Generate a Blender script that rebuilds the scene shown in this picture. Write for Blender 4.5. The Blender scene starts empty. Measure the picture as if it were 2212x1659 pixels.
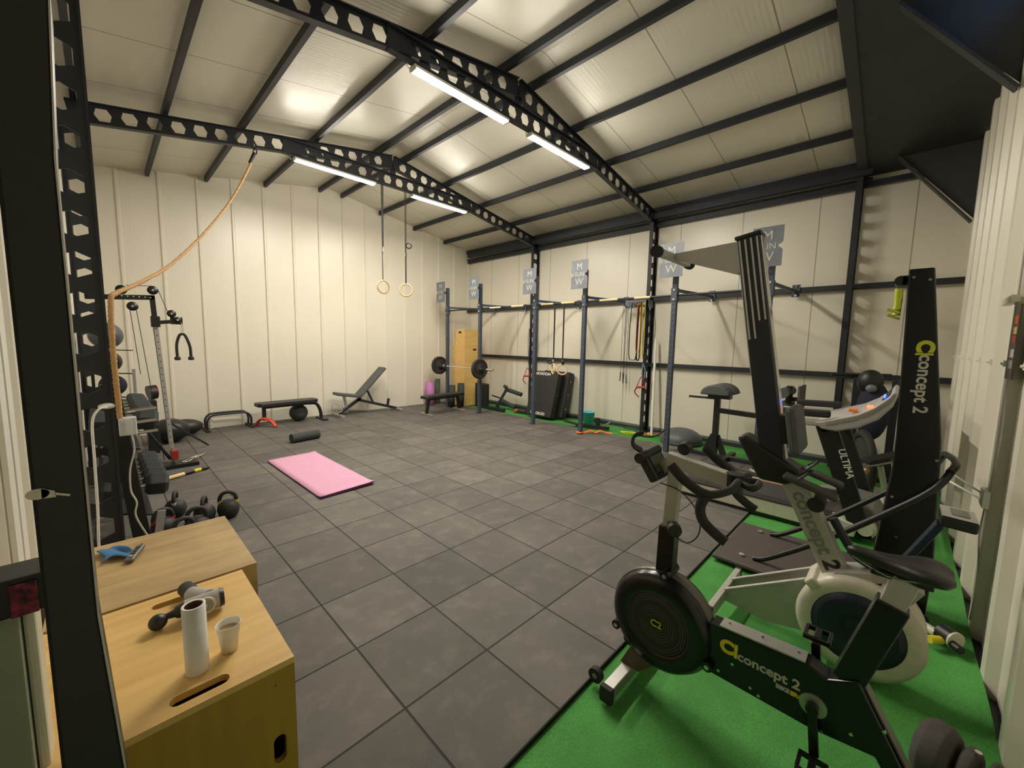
import bpy, math, random
from mathutils import Vector, Matrix
random.seed(7)
S = bpy.context.scene
COL = S.collection

# ------------------------------------------------------------------ camera, world, light, exposure
def camera():
    yaw, pitch, roll = math.radians(45.705), math.radians(5.962), math.radians(1.072)
    f = Vector((math.sin(yaw)*math.cos(pitch), math.cos(yaw)*math.cos(pitch), -math.sin(pitch)))
    r = Vector((math.cos(yaw), -math.sin(yaw), 0)); u = r.cross(f)
    rr = r*math.cos(roll) + u*math.sin(roll); uu = -r*math.sin(roll) + u*math.cos(roll)
    cd = bpy.data.cameras.new('camera'); cd.sensor_width = 36; cd.sensor_fit = 'HORIZONTAL'
    cd.lens = 864.24/2212*36; cd.clip_start = 0.02; cd.clip_end = 100
    o = bpy.data.objects.new('camera', cd); COL.objects.link(o)
    m = Matrix((rr, uu, -f)).transposed().to_4x4(); m.translation = Vector((0, 0, 1.67))
    o.matrix_world = m; S.camera = o
camera()
S.view_settings.view_transform = 'Standard'; S.view_settings.look = 'None'
S.view_settings.gamma = 1; S.view_settings.use_curve_mapping = False
S.view_settings.exposure = 1.62
S.cycles.use_denoising = True
S.cycles.max_bounces = 7; S.cycles.diffuse_bounces = 5; S.cycles.glossy_bounces = 3
S.cycles.sample_clamp_indirect = 6; S.cycles.caustics_reflective = False; S.cycles.caustics_refractive = False
W = bpy.data.worlds.new('world'); S.world = W; W.use_nodes = True
W.node_tree.nodes['Background'].inputs[0].default_value = (0.25, 0.5, 1.0, 1)
W.node_tree.nodes['Background'].inputs[1].default_value = .9
LIGHT_STRENGTH = 90.0

# ------------------------------------------------------------------ materials
def newmat(name):
    m = bpy.data.materials.new(name); m.use_nodes = True
    nt = m.node_tree; return m, nt, nt.nodes['Principled BSDF']
def N(nt, t, **kw):
    n = nt.nodes.new(t)
    for k, v in kw.items(): setattr(n, k, v)
    return n
def math_node(nt, op, a, b=None, c=None):
    n = N(nt, 'ShaderNodeMath', operation=op)
    for i, x in enumerate((a, b, c)):
        if x is None: continue
        if isinstance(x, (int, float)): n.inputs[i].default_value = x
        else: nt.links.new(x, n.inputs[i])
    return n.outputs[0]
def mix_col(nt, fac, a, b, mode='MIX'):
    n = N(nt, 'ShaderNodeMix', data_type='RGBA', blend_type=mode)
    for i, x in ((0, fac), (6, a), (7, b)):
        if isinstance(x, (int, float)): n.inputs[i].default_value = x
        elif isinstance(x, tuple): n.inputs[i].default_value = x if len(x) == 4 else (*x, 1)
        else: nt.links.new(x, n.inputs[i])
    return n.outputs[2]
def noise(nt, vec, scale, detail=3, rough=.5):
    n = N(nt, 'ShaderNodeTexNoise'); n.inputs['Scale'].default_value = scale
    n.inputs['Detail'].default_value = detail; n.inputs['Roughness'].default_value = rough
    if vec is not None: nt.links.new(vec, n.inputs['Vector'])
    return n.outputs['Fac']
def objco(nt, scale=None):
    tc = N(nt, 'ShaderNodeTexCoord')
    if scale is None: return tc.outputs['Object']
    mp = N(nt, 'ShaderNodeMapping'); mp.inputs['Scale'].default_value = scale
    nt.links.new(tc.outputs['Object'], mp.inputs['Vector']); return mp.outputs[0]
def bump(nt, bsdf, h, strength, dist):
    b = N(nt, 'ShaderNodeBump'); b.inputs['Strength'].default_value = strength; b.inputs['Distance'].default_value = dist
    nt.links.new(h, b.inputs['Height']); nt.links.new(b.outputs[0], bsdf.inputs['Normal'])
def ramp(nt, fac, stops):
    r = N(nt, 'ShaderNodeValToRGB')
    while len(r.color_ramp.elements) > 1: r.color_ramp.elements.remove(r.color_ramp.elements[-1])
    r.color_ramp.elements[0].position = stops[0][0]; r.color_ramp.elements[0].color = (*stops[0][1], 1)
    for p, c in stops[1:]:
        e = r.color_ramp.elements.new(p); e.color = (*c, 1)
    nt.links.new(fac, r.inputs[0]); return r.outputs[0]
def plain(name, col, rough=.5, metal=0, var=.12, nscale=30, bmp=0.0, spec=.5, coat=0):
    m, nt, b = newmat(name)
    v = noise(nt, objco(nt), nscale, 4)
    dark = tuple(c*(1-var) for c in col); lite = tuple(min(1, c*(1+var)) for c in col)
    nt.links.new(ramp(nt, v, [(.3, dark), (.7, lite)]), b.inputs['Base Color'])
    b.inputs['Roughness'].default_value = rough; b.inputs['Metallic'].default_value = metal
    b.inputs['Specular IOR Level'].default_value = spec
    if coat: b.inputs['Coat Weight'].default_value = coat
    if bmp: bump(nt, b, v, bmp, .004)
    return m
M = {}
M['black'] = plain('black_plastic', (.012, .012, .012), .42)
M['gloss'] = plain('gloss_black_paint', (.008, .008, .010), .25)
M['steel'] = plain('charcoal_painted_steel', (.017, .019, .026), .5, nscale=8)
M['rig'] = plain('slate_blue_powder_coat', (.055, .070, .098), .5, nscale=10)
M['sheet'] = plain('slate_grey_sheet_steel', (.15, .165, .19), .42, nscale=6)
M['darksheet'] = plain('dark_painted_sheet', (.036, .038, .038), .5, nscale=4)
M['rubber'] = plain('black_rubber', (.020, .019, .018), .75, nscale=80, bmp=.3)
M['vinyl'] = plain('black_vinyl', (.018, .017, .017), .45, nscale=60, bmp=.2)
M['greypad'] = plain('grey_vinyl', (.075, .08, .082), .6)
M['silver'] = plain('silver_aluminium', (.50, .49, .46), .38, .75, .04)
M['satin'] = plain('silver_satin_paint', (.46, .45, .41), .45, .25, .04)
M['chrome'] = plain('chrome', (.8, .8, .8), .14, 1, .03)
M['white'] = plain('white_plastic', (.82, .81, .76), .4, var=.03)
M['offwhite'] = plain('off_white_plastic', (.62, .60, .50), .35, var=.04)
M['pink'] = plain('pink_foam', (.62, .32, .47), .8, var=.03, nscale=14, bmp=.2)
M['purple'] = plain('violet_foam', (.50, .19, .45), .8, var=.05)
M['sage'] = plain('sage_green_foam', (.15, .20, .16), .8, var=.05)
M['charfoam'] = plain('charcoal_foam', (.04, .045, .047), .85, nscale=50, bmp=.3)
M['red'] = plain('red_plastic', (.55, .045, .025), .45, var=.06)
M['orange'] = plain('orange_webbing', (.80, .22, .03), .7, var=.06)
M['yellow'] = plain('yellow_rubber', (.75, .62, .03), .6, var=.06)
M['lime'] = plain('lime_plastic', (.48, .55, .03), .4, var=.06)
M['green'] = plain('green_rubber', (.03, .10, .05), .6)
M['blue'] = plain('blue_cloth', (.05, .17, .36), .85, nscale=60, bmp=.3)
M['teal'] = plain('teal_plastic', (.12, .52, .74), .45, var=.04)
M['navy'] = plain('navy_plastic', (.014, .024, .060), .4)
M['woodring'] = plain('pale_birch', (.72, .52, .28), .5, var=.08, nscale=40)
M['tape'] = plain('pale_grip_tape', (.80, .60, .30), .7, var=.06, nscale=40)
M['paper'] = plain('paper', (.80, .79, .74), .8, var=.02)
M['cardboard'] = plain('brown_cardboard', (.14, .08, .045), .9)
M['coffee'] = plain('milky_coffee', (.42, .28, .14), .3, var=.04)
M['sand'] = plain('sandy_cork', (.30, .16, .07), .8)
M['belt'] = plain('treadmill_belt', (.045, .043, .042), .8, nscale=120)
M['brownboard'] = plain('brown_textured_board', (.075, .062, .055), .65, nscale=90, bmp=.3)
M['lcd'] = plain('lcd_glass', (.05, .055, .035), .2)
M['doorgreen'] = plain('pale_green_door_paint', (.30, .32, .24), .5, var=.03)
M['gold'] = plain('brass', (.45, .32, .12), .4, .7)
M['iron'] = plain('cast_iron', (.035, .034, .034), .6, .2, nscale=70, bmp=.3)
def emit(name, col, s):
    m, nt, b = newmat(name); b.inputs['Emission Color'].default_value = (*col, 1); b.inputs['Emission Strength'].default_value = s
    b.inputs['Base Color'].default_value = (*col, 1); return m
M['lamp'] = emit('lit_diffuser', (1.0, .93, .80), LIGHT_STRENGTH)
M['ledblue'] = emit('lit_blue_display', (.05, .12, 1.0), 1.5)
M['ledred'] = emit('lit_red_display', (1.0, .12, .05), 1.0)

def wall_mat(name, axis, col, joint=None, off=0, rough=.33, rib=.04, ribstr=.25):
    m, nt, b = newmat(name)
    tc = objco(nt); sx = N(nt, 'ShaderNodeSeparateXYZ'); nt.links.new(tc, sx.inputs[0])
    a = sx.outputs[axis]
    st = [1, 1, 1]; st = [.6, .6, .6]; st[axis] = 9
    n1 = noise(nt, objco(nt, tuple(st)), 2.0, 4, .6)
    n2 = noise(nt, tc, 1.2, 3)
    w = math_node(nt, 'SINE', math_node(nt, 'MULTIPLY', a, 2*math.pi/rib))
    base = ramp(nt, n2, [(.25, tuple(c*.95 for c in col)), (.75, col)])
    h = math_node(nt, 'ADD', math_node(nt, 'MULTIPLY', w, .35), math_node(nt, 'MULTIPLY', n1, 1.2))
    if joint:
        fr = math_node(nt, 'FRACT', math_node(nt, 'DIVIDE', math_node(nt, 'SUBTRACT', a, off-50*joint), joint))
        d = math_node(nt, 'ABSOLUTE', math_node(nt, 'SUBTRACT', fr, .5))
        lin = math_node(nt, 'GREATER_THAN', d, .5-.006/joint)
        base = mix_col(nt, lin, base, tuple(c*.45 for c in col))
        h = math_node(nt, 'SUBTRACT', h, math_node(nt, 'MULTIPLY', lin, 3))
    nt.links.new(base, b.inputs['Base Color']); b.inputs['Roughness'].default_value = rough
    bump(nt, b, h, ribstr, .002)
    return m
CREAM = (.76, .715, .60)
M['wall_y'] = wall_mat('cream_panel_gable', 0, CREAM)
M['wall_n'] = wall_mat('cream_panel_corrugated', 0, (.77, .73, .62), rib=.2, ribstr=.05)
M['wall_x'] = wall_mat('cream_panel_side', 1, CREAM, 1.0, .05, rib=.035, ribstr=.3)
M['roof'] = wall_mat('cream_roof_panel', 1, (.68, .65, .55), 1.0, .1, rough=.34, rib=.05, ribstr=.55)

def floor_mat():
    m, nt, b = newmat('rubber_tile_floor')
    tc = objco(nt); sx = N(nt, 'ShaderNodeSeparateXYZ'); nt.links.new(tc, sx.inputs[0])
    def cell(o, off):
        t = math_node(nt, 'DIVIDE', math_node(nt, 'SUBTRACT', o, off-20), .5)
        return math_node(nt, 'FLOOR', t), math_node(nt, 'FRACT', t)
    ix, fx = cell(sx.outputs[0], .867); iy, fy = cell(sx.outputs[1], 1.487)
    wn = N(nt, 'ShaderNodeTexWhiteNoise', noise_dimensions='2D'); cb = N(nt, 'ShaderNodeCombineXYZ')
    nt.links.new(ix, cb.inputs[0]); nt.links.new(iy, cb.inputs[1]); nt.links.new(cb.outputs[0], wn.inputs['Vector'])
    big = noise(nt, tc, 1.5, 5, .6); mid = noise(nt, tc, 6, 5, .65); fine = noise(nt, tc, 260, 2, .7)
    base = ramp(nt, big, [(.3, (.082, .077, .071)), (.7, (.128, .117, .103))])
    pt = math_node(nt, 'ADD', .82, math_node(nt, 'MULTIPLY', wn.outputs['Value'], .36))
    base = mix_col(nt, 1.0, base, (1, 1, 1), 'MULTIPLY')
    mm = N(nt, 'ShaderNodeVectorMath', operation='SCALE'); nt.links.new(base, mm.inputs[0]); nt.links.new(pt, mm.inputs['Scale'])
    dust = ramp(nt, mid, [(.50, (0, 0, 0)), (.78, (.048, .038, .031))])
    c1 = mix_col(nt, 1.0, mm.outputs[0], dust, 'ADD')
    sp = ramp(nt, fine, [(.60, (0, 0, 0)), (.74, (.16, .155, .145))])
    c2 = mix_col(nt, .55, c1, sp, 'ADD')
    def edge(f):
        d = math_node(nt, 'ABSOLUTE', math_node(nt, 'SUBTRACT', f, .5))
        mr = N(nt, 'ShaderNodeMapRange'); mr.inputs[1].default_value = .487; mr.inputs[2].default_value = .494
        nt.links.new(d, mr.inputs[0]); return mr.outputs[0]
    e = math_node(nt, 'MAXIMUM', edge(fx), edge(fy))
    c3 = mix_col(nt, e, c2, (.006, .006, .006))
    nt.links.new(c3, b.inputs['Base Color']); b.inputs['Roughness'].default_value = .72
    h = math_node(nt, 'SUBTRACT', math_node(nt, 'MULTIPLY', fine, .25), math_node(nt, 'MULTIPLY', e, 2.0))
    bump(nt, b, h, .5, .004)
    return m
M['floor'] = floor_mat()
def turf_mat():
    m, nt, b = newmat('green_artificial_turf')
    tc = objco(nt); big = noise(nt, tc, 2.2, 5, .6); fine = noise(nt, tc, 160, 3, .7); st = noise(nt, objco(nt, (30, 4, 4)), 3, 4)
    c = ramp(nt, big, [(.3, (.050, .27, .045)), (.7, (.105, .43, .085))])
    c = mix_col(nt, .5, c, ramp(nt, fine, [(.35, (.3, .3, .3)), (.7, (1.25, 1.25, 1.15))]), 'MULTIPLY')
    cr = ramp(nt, st, [(.72, (0, 0, 0)), (.8, (.10, .16, .09))])
    c = mix_col(nt, .5, c, cr, 'ADD')
    nt.links.new(c, b.inputs['Base Color']); b.inputs['Roughness'].default_value = .8
    bump(nt, b, math_node(nt, 'ADD', fine, math_node(nt, 'MULTIPLY', big, 3)), .6, .008)
    return m
M['turf'] = turf_mat()
def wood_mat(name, a, bcol, axis=0, rough=.5, stain=0.0):
    m, nt, b = newmat(name)
    sc = [7, 7, 7]; sc[axis] = 1.0
    v = objco(nt, tuple(sc)); n = noise(nt, v, 2.2, 6, .62); n2 = noise(nt, objco(nt), 3.0, 3)
    w = N(nt, 'ShaderNodeTexWave', wave_type='BANDS', bands_direction='X' if axis != 0 else 'Y')
    w.inputs['Scale'].default_value = .8; w.inputs['Distortion'].default_value = 9; w.inputs['Detail'].default_value = 3
    nt.links.new(v, w.inputs['Vector'])
    f = math_node(nt, 'ADD', math_node(nt, 'MULTIPLY', n, .9), math_node(nt, 'MULTIPLY', w.outputs['Fac'], .1))
    c = ramp(nt, f, [(.3, a), (.7, bcol)])
    if stain: c = mix_col(nt, stain, c, ramp(nt, n2, [(.35, (.45, .42, .38)), (.65, (1, 1, 1))]), 'MULTIPLY')
    nt.links.new(c, b.inputs['Base Color']); b.inputs['Roughness'].default_value = rough
    bump(nt, b, f, .15, .002)
    return m
M['ply'] = wood_mat('birch_plywood', (.66, .40, .13), (.80, .54, .20))
M['plyworn'] = wood_mat('worn_plywood', (.44, .30, .135), (.60, .43, .20), stain=.6)
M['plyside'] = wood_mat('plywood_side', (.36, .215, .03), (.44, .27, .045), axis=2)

for _n, _c, _r in (('skycloth', (.12, .34, .52), .9), ('plumfoam', (.12, .03, .14), .85), ('salmon', (.62, .16, .11), .6), ('tealband', (.16, .34, .38), .6), ('greyball', (.085, .09, .10), .5),
                   ('satindark', (.17, .165, .15), .35), ('silvergrey', (.42, .40, .39), .4), ('navyfab', (.014, .018, .04), .8), ('bluelite', (.16, .26, .50), .9), ('paperdim', (.48, .47, .42), .6),
                   ('whitewarm', (.60, .57, .47), .35), ('navydark', (.012, .016, .035), .4), ('dimprint', (.20, .20, .175), .5), ('gunmetal', (.13, .12, .105), .35), ('bronze', (.10, .075, .055), .45),
                   ('greypaddark', (.05, .05, .048), .7), ('navyrail', (.014, .017, .028), .45), ('mixbands', (.05, .05, .05), .6), ('rope', (.55, .33, .14), .9), ('socketlite', (.75, .76, .80), .35)):
    M[_n] = plain(_n, _c, _r, var=.06)
M['maroon'] = plain('maroon_marbled_print', (.16, .012, .03), .5, var=.9, nscale=90)
M['dustrubber'] = plain('dusty_rubber', (.075, .066, .060), .8)
M['redrust'] = plain('worn_red_print', (.065, .022, .016), .7)
M['redtube'] = plain('dark_red_rubber', (.35, .03, .02), .5)
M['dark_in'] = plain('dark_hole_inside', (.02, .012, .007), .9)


# ------------------------------------------------------------------ mesh builder
class MB:
    def __init__(s): s.v = []; s.f = []; s.sm = []; s.mi = []; s.cur = 0
    def add(s, vs, fs, smooth=False):
        o = len(s.v); s.v += [tuple(v) for v in vs]
        for f in fs: s.f.append(tuple(o+i for i in f)); s.sm.append(smooth); s.mi.append(s.cur)
        return s
    def box(s, c, d, rot=None):
        hx, hy, hz = d[0]/2, d[1]/2, d[2]/2; c = Vector(c)
        vs = [Vector((x, y, z)) for x in (-hx, hx) for y in (-hy, hy) for z in (-hz, hz)]
        if rot: vs = [rot @ v for v in vs]
        return s.add([c+v for v in vs], [(0, 1, 3, 2), (4, 6, 7, 5), (0, 4, 5, 1), (2, 3, 7, 6), (0, 2, 6, 4), (1, 5, 7, 3)])
    def bx(s, x0, x1, y0, y1, z0, z1): return s.box(((x0+x1)/2, (y0+y1)/2, (z0+z1)/2), (x1-x0, y1-y0, z1-z0))
    def beam(s, a, b, w, h, up=(0, 0, 1)):
        a = Vector(a); b = Vector(b); d = (b-a).normalized(); up = Vector(up)
        sd = d.cross(up)
        if sd.length < 1e-4: sd = d.cross(Vector((0, 1, 0)))
        sd.normalize(); u = sd.cross(d)
        vs = [p+sd*i*w/2+u*j*h/2 for p in (a, b) for i in (-1, 1) for j in (-1, 1)]
        return s.add(vs, [(0, 1, 3, 2), (4, 6, 7, 5), (0, 4, 5, 1), (2, 3, 7, 6), (0, 2, 6, 4), (1, 5, 7, 3)])
    def cone(s, a, b, r0, r1, n=20, cap=True):
        a = Vector(a); b = Vector(b); d = (b-a).normalized()
        x = d.orthogonal().normalized(); y = d.cross(x)
        vs = []
        for p, r in ((a, r0), (b, r1)):
            for i in range(n):
                t = 2*math.pi*i/n; vs.append(p+x*r*math.cos(t)+y*r*math.sin(t))
        s.add(vs, [(i, (i+1) % n, n+(i+1) % n, n+i) for i in range(n)], True)
        if cap: s.add(vs, [tuple(range(n-1, -1, -1)), tuple(range(n, 2*n))])
        return s
    def cyl(s, a, b, r, n=20): return s.cone(a, b, r, r, n)
    def tube(s, pts, r, n=10, closed=False, smooth=0, flat=1.0):
        pts = [Vector(p) for p in pts]
        if smooth: pts = spline(pts, smooth, closed)
        L = len(pts); vs = []; prev = None; rs = r if isinstance(r, (list, tuple)) else None
        for i, p in enumerate(pts):
            if closed: d = pts[(i+1) % L]-pts[i-1]
            else: d = pts[min(i+1, L-1)]-pts[max(i-1, 0)]
            d.normalize()
            x = (prev-d*prev.dot(d)) if prev else d.orthogonal()
            if x.length < 1e-6: x = d.orthogonal()
            x.normalize(); prev = x; y = d.cross(x)
            rad = rs[int(i*(len(rs)-1)/max(1, L-1))] if rs else r
            for k in range(n):
                t = 2*math.pi*k/n; vs.append(p+x*rad*math.cos(t)+y*rad*flat*math.sin(t))
        m = L if closed else L-1
        fs = [(i*n+k, i*n+(k+1) % n, ((i+1) % L)*n+(k+1) % n, ((i+1) % L)*n+k) for i in range(m) for k in range(n)]
        s.add(vs, fs, True)
        if not closed: s.add(vs, [tuple(range(n-1, -1, -1)), tuple(range((L-1)*n, L*n))])
        return s
    def prism(s, poly, vec):
        poly = [Vector(p) for p in poly]; vec = Vector(vec); n = len(poly)
        vs = poly+[p+vec for p in poly]
        return s.add(vs, [tuple(range(n-1, -1, -1)), tuple(range(n, 2*n))]+[(i, (i+1) % n, n+(i+1) % n, n+i) for i in range(n)])
    def lathe(s, prof, c=(0, 0, 0), ax=(0, 0, 1), n=32):
        c = Vector(c); d = Vector(ax).normalized(); x = d.orthogonal().normalized(); y = d.cross(x)
        vs = [c+d*h+x*r*math.cos(2*math.pi*i/n)+y*r*math.sin(2*math.pi*i/n) for r, h in prof for i in range(n)]
        fs = [(k*n+i, k*n+(i+1) % n, (k+1)*n+(i+1) % n, (k+1)*n+i) for k in range(len(prof)-1) for i in range(n)]
        s.add(vs, fs, True)
        return s
    def ball(s, c, r, sc=(1, 1, 1), n=20, rot=None):
        c = Vector(c); m = n//2; vs = []
        for j in range(m+1):
            ph = math.pi*j/m
            for i in range(n):
                t = 2*math.pi*i/n
                v = Vector((r*sc[0]*math.sin(ph)*math.cos(t), r*sc[1]*math.sin(ph)*math.sin(t), r*sc[2]*math.cos(ph)))
                vs.append(c+(rot @ v if rot else v))
        return s.add(vs, [(j*n+i, (j+1)*n+i, (j+1)*n+(i+1) % n, j*n+(i+1) % n) for j in range(m) for i in range(n)], True)
    def ring(s, c, R, r, ax=(0, 0, 1), n=32, k=10):
        c = Vector(c); d = Vector(ax).normalized(); x = d.orthogonal().normalized(); y = d.cross(x)
        return s.tube([c+x*R*math.cos(2*math.pi*i/n)+y*R*math.sin(2*math.pi*i/n) for i in range(n)], r, k, closed=True)
    def build(s, name, mats, parent=None, bevel=0, kind=None):
        off = root_loc(parent)
        me = bpy.data.meshes.new(name)
        me.from_pydata([(v[0]-off[0], v[1]-off[1], v[2]-off[2]) for v in s.v], [], s.f)
        for m in (mats if isinstance(mats, (list, tuple)) else [mats]): me.materials.append(M[m])
        me.polygons.foreach_set('use_smooth', s.sm); me.polygons.foreach_set('material_index', s.mi)
        me.validate(); me.update()
        o = bpy.data.objects.new(name, me); COL.objects.link(o)
        if parent: o.parent = parent
        if bevel:
            b = o.modifiers.new('bevel', 'BEVEL'); b.width = bevel; b.segments = 2; b.limit_method = 'ANGLE'; b.angle_limit = math.radians(40)
        if kind: o['kind'] = kind
        return o
def root_loc(p):
    while p is not None and p.parent: p = p.parent
    return p.location if (p is not None and p.type == 'EMPTY') else Vector((0, 0, 0))
def spline(pts, k, closed=False):
    out = []; n = len(pts)
    for i in range(n if closed else n-1):
        g = lambda j: pts[j % n] if closed else pts[max(0, min(n-1, j))]
        p0, p1, p2, p3 = g(i-1), g(i), g(i+1), g(i+2)
        for q in range(k):
            t = q/k
            out.append(.5*((2*p1)+(-p0+p2)*t+(2*p0-5*p1+4*p2-p3)*t*t+(-p0+3*p1-3*p2+p3)*t**3))
    if not closed: out.append(pts[-1])
    return out
def thing(name, label, cat, loc=(0, 0, 0), group=None, rz=0):
    o = bpy.data.objects.new(name, None); COL.objects.link(o); o.location = loc; o.rotation_euler = (0, 0, rz)
    o['label'] = label; o['category'] = cat; o.empty_display_size = .1
    if group: o['group'] = group
    return o
def tag(o, label, cat, group=None):
    o['label'] = label; o['category'] = cat
    if group: o['group'] = group
    return o
def lab(o, label): o['label'] = label; return o
def dup(root, loc, label, rz=0, group=None):
    r = root.copy(); COL.objects.link(r); r.location = loc; r.rotation_euler = (0, 0, rz); r['label'] = label
    if group: r['group'] = group
    for c in list(root.children):
        a = c.copy(); COL.objects.link(a); a.parent = r
        for g in c.children:
            d = g.copy(); COL.objects.link(d); d.parent = a
    return r
def rot(ax, deg): return Matrix.Rotation(math.radians(deg), 3, ax)
def text(name, s, size, mat, parent, o, xd, yd, ext=.0008, sx=1.0, shear=0, align='CENTER', bold=0):
    cu = bpy.data.curves.new('t', 'FONT'); cu.body = s; cu.size = size; cu.align_x = align; cu.align_y = 'CENTER'
    cu.extrude = ext; cu.shear = shear; cu.offset = bold; cu.resolution_u = 4
    ob = bpy.data.objects.new('t', cu); me = bpy.data.meshes.new_from_object(ob)
    X = Vector(xd).normalized(); Y = Vector(yd); Y = (Y-X*Y.dot(X)).normalized(); Z = X.cross(Y)
    off = root_loc(parent); O = Vector(o)-Vector(off)
    for v in me.vertices: v.co = O+X*v.co.x*sx+Y*v.co.y+Z*v.co.z
    me.name = name; me.materials.clear(); me.materials.append(M[mat]); me.update()
    r = bpy.data.objects.new(name, me); COL.objects.link(r); r.parent = parent
    bpy.data.objects.remove(ob); bpy.data.curves.remove(cu)
    return r
_trim = [0]
def trim(mb, mat='steel', **k):
    _trim[0] += 1
    return mb.build('trim_%d' % _trim[0], mat, kind='structure', **k)

# ------------------------------------------------------------------ room shell
XL, XR, YN, YB = -.2, 7.4, -.43, 9.0
RX, RZ, SL = 3.6, 4.83, .176
def zr(x): return RZ-SL*abs(x-RX)
mb = MB(); mb.prism([(XL, .987, 0), (6.55, .987, 0), (6.55, 8.3, 0), (7.0, 8.6, 0), (7.0, YB, 0), (XL, YB, 0)], (0, 0, -.05))
mb.build('floor', 'floor', kind='structure')
mb = MB()
# turf sheet: a fine grid with low folds
def turfz(x, y):
    f = .004*math.sin(x*3.1+y*1.3)+.003*math.sin(y*7+x*2.2)
    for a, b2, c in ((1, -.42, -2.35), (.25, 1, -.62), (1, .5, -3.3)):
        d = (a*x+b2*y+c); f += .010*math.exp(-(d/.03)**2)
    if y < -.25: f += .05*((-.25-y)/.2)**2*(.6+.4*math.sin(x*5))
    return -.018+f
def grid(mb, x0, x1, y0, y1, st):
    nx = max(1, round((x1-x0)/st)); ny = max(1, round((y1-y0)/st))
    vs = [(x0+(x1-x0)*i/nx, y0+(y1-y0)*j/ny, turfz(x0+(x1-x0)*i/nx, y0+(y1-y0)*j/ny)) for j in range(ny+1) for i in range(nx+1)]
    mb.add(vs, [(j*(nx+1)+i, j*(nx+1)+i+1, (j+1)*(nx+1)+i+1, (j+1)*(nx+1)+i) for j in range(ny) for i in range(nx)], True)
grid(mb, XL, XR-.01, YN+.006, .985, .035); grid(mb, 6.552, XR-.02, .985, 8.45, .08)
tag(mb.build('turf_sheet', 'turf'), 'green artificial turf sheet edging the black rubber floor tiles', 'turf')
mb = MB(); mb.bx(-1.6, XR+.1, YN-.15, YB+.1, -.1, -.051); mb.build('floor', 'darksheet', kind='structure')

# gable wall with narrow raised ribs, top follows the roof
mb = MB(); xs = []
k = 0; x = .31-.505
prof = [(XL, 0)]
while x < XR:
    for dx, d in ((-.030, 0), (-.014, .026), (.014, .026), (.030, 0)):
        if XL < x+dx < XR: prof.append((x+dx, d))
    x += .505
prof.append((RX, 0)); prof.append((XR, 0)); prof.sort()
vs = []
for px, d in prof: vs += [(px, YB-d, -.09), (px, YB-d, zr(px)+.02)]
mb.add(vs, [(2*i, 2*i+2, 2*i+3, 2*i+1) for i in range(len(prof)-1)])
mb.bx(XL-.1, XR+.1, YB+.001, YB+.06, -.05, 4.0)
mb.build('wall_back', 'wall_y', kind='structure')
# screws on the ribs
mb = MB(); x = .31
while x < 7:
    for z in (1.28, 2.53):
        mb.cyl((x, YB-.024, z), (x, YB-.034, z), .010, 8)
    x += .505
trim(mb, 'white')
mb = MB(); mb.bx(XR, XR+.06, YN-.1, YB+.06, -.09, 4.085)
for a, b2 in ((YN-.1, .70), (.95, 1.55), (2.3, 2.55), (3.0, YB+.06)): mb.bx(XR, XR+.06, a, b2, 4.085, 4.17)
mb.build('wall_right', 'wall_x', kind='structure')
mb = MB(); mb.bx(XR-.03, XR-.002, YN, YB-.03, -.02, .045); mb.build('baseboard_right', 'darksheet', kind='structure')
mb = MB(); mb.bx(XR-.035, XR-.002, YN, YB-.03, .046, .085); mb.build('baseboard_right', 'sheet', kind='structure')
# near wall: deep trapezoid corrugation
mb = MB(); prof = []; x = -1.5
while x < XR:
    for dx, d in ((0, 0), (.03, .045), (.14, .045), (.17, 0), (.335, 0), (.35, .008), (.37, .008), (.385, 0)): prof.append((min(x+dx, XR), d))
    x += .56
prof.append((XR, 0)); vs = []
for px, d in prof: vs += [(px, YN-.04+d, -.09), (px, YN-.04+d, 4.3)]
mb.add(vs, [(2*i, 2*i+1, 2*i+3, 2*i+2) for i in range(len(prof)-1)])
mb.build('wall_front', 'wall_n', kind='structure')
mb = MB(); x = -1.5+.085
while x < XR-.2:
    if x > 1: mb.box((x, YN+.012, 1.60), (.035, .016, .035)); mb.cyl((x, YN+.01, 1.60), (x, YN+.03, 1.60), .008, 8)
    x += .56
trim(mb, 'white')
# left wall
mb = MB(); prof = []; y = 1.2
while y < YB:
    for dy, d in ((0, 0), (.03, .04), (.14, .04), (.17, 0)): prof.append((min(y+dy, YB), d))
    y += .5
prof.append((YB, 0)); vs = []
for py, d in prof: vs += [(XL-.04+d*.6, py, -.09), (XL-.04+d*.6, py, 4.3)]
mb.add(vs, [(2*i, 2*i+2, 2*i+3, 2*i+1) for i in range(len(prof)-1)])
mb.build('wall_left', 'wall_n', kind='structure')
mb = MB(); mb.bx(-1.5, -1.45, YN-.1, 1.25, -.05, 4.3); mb.bx(-1.5, XL-.04, 1.2, 1.25, -.05, 4.3); mb.build('wall_left', 'doorgreen', kind='structure')
# roof
mb = MB()
mb.add([(XL-1.5, YN-.2, zr(XL-1.5)), (RX, YN-.2, RZ), (XR+.1, YN-.2, zr(XR+.1)), (XL-1.5, YB+.05, zr(XL-1.5)), (RX, YB+.05, RZ), (XR+.1, YB+.05, zr(XR+.1))],
       [(0, 1, 4, 3), (1, 2, 5, 4)])
mb.build('ceiling', 'roof', kind='structure')

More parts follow.
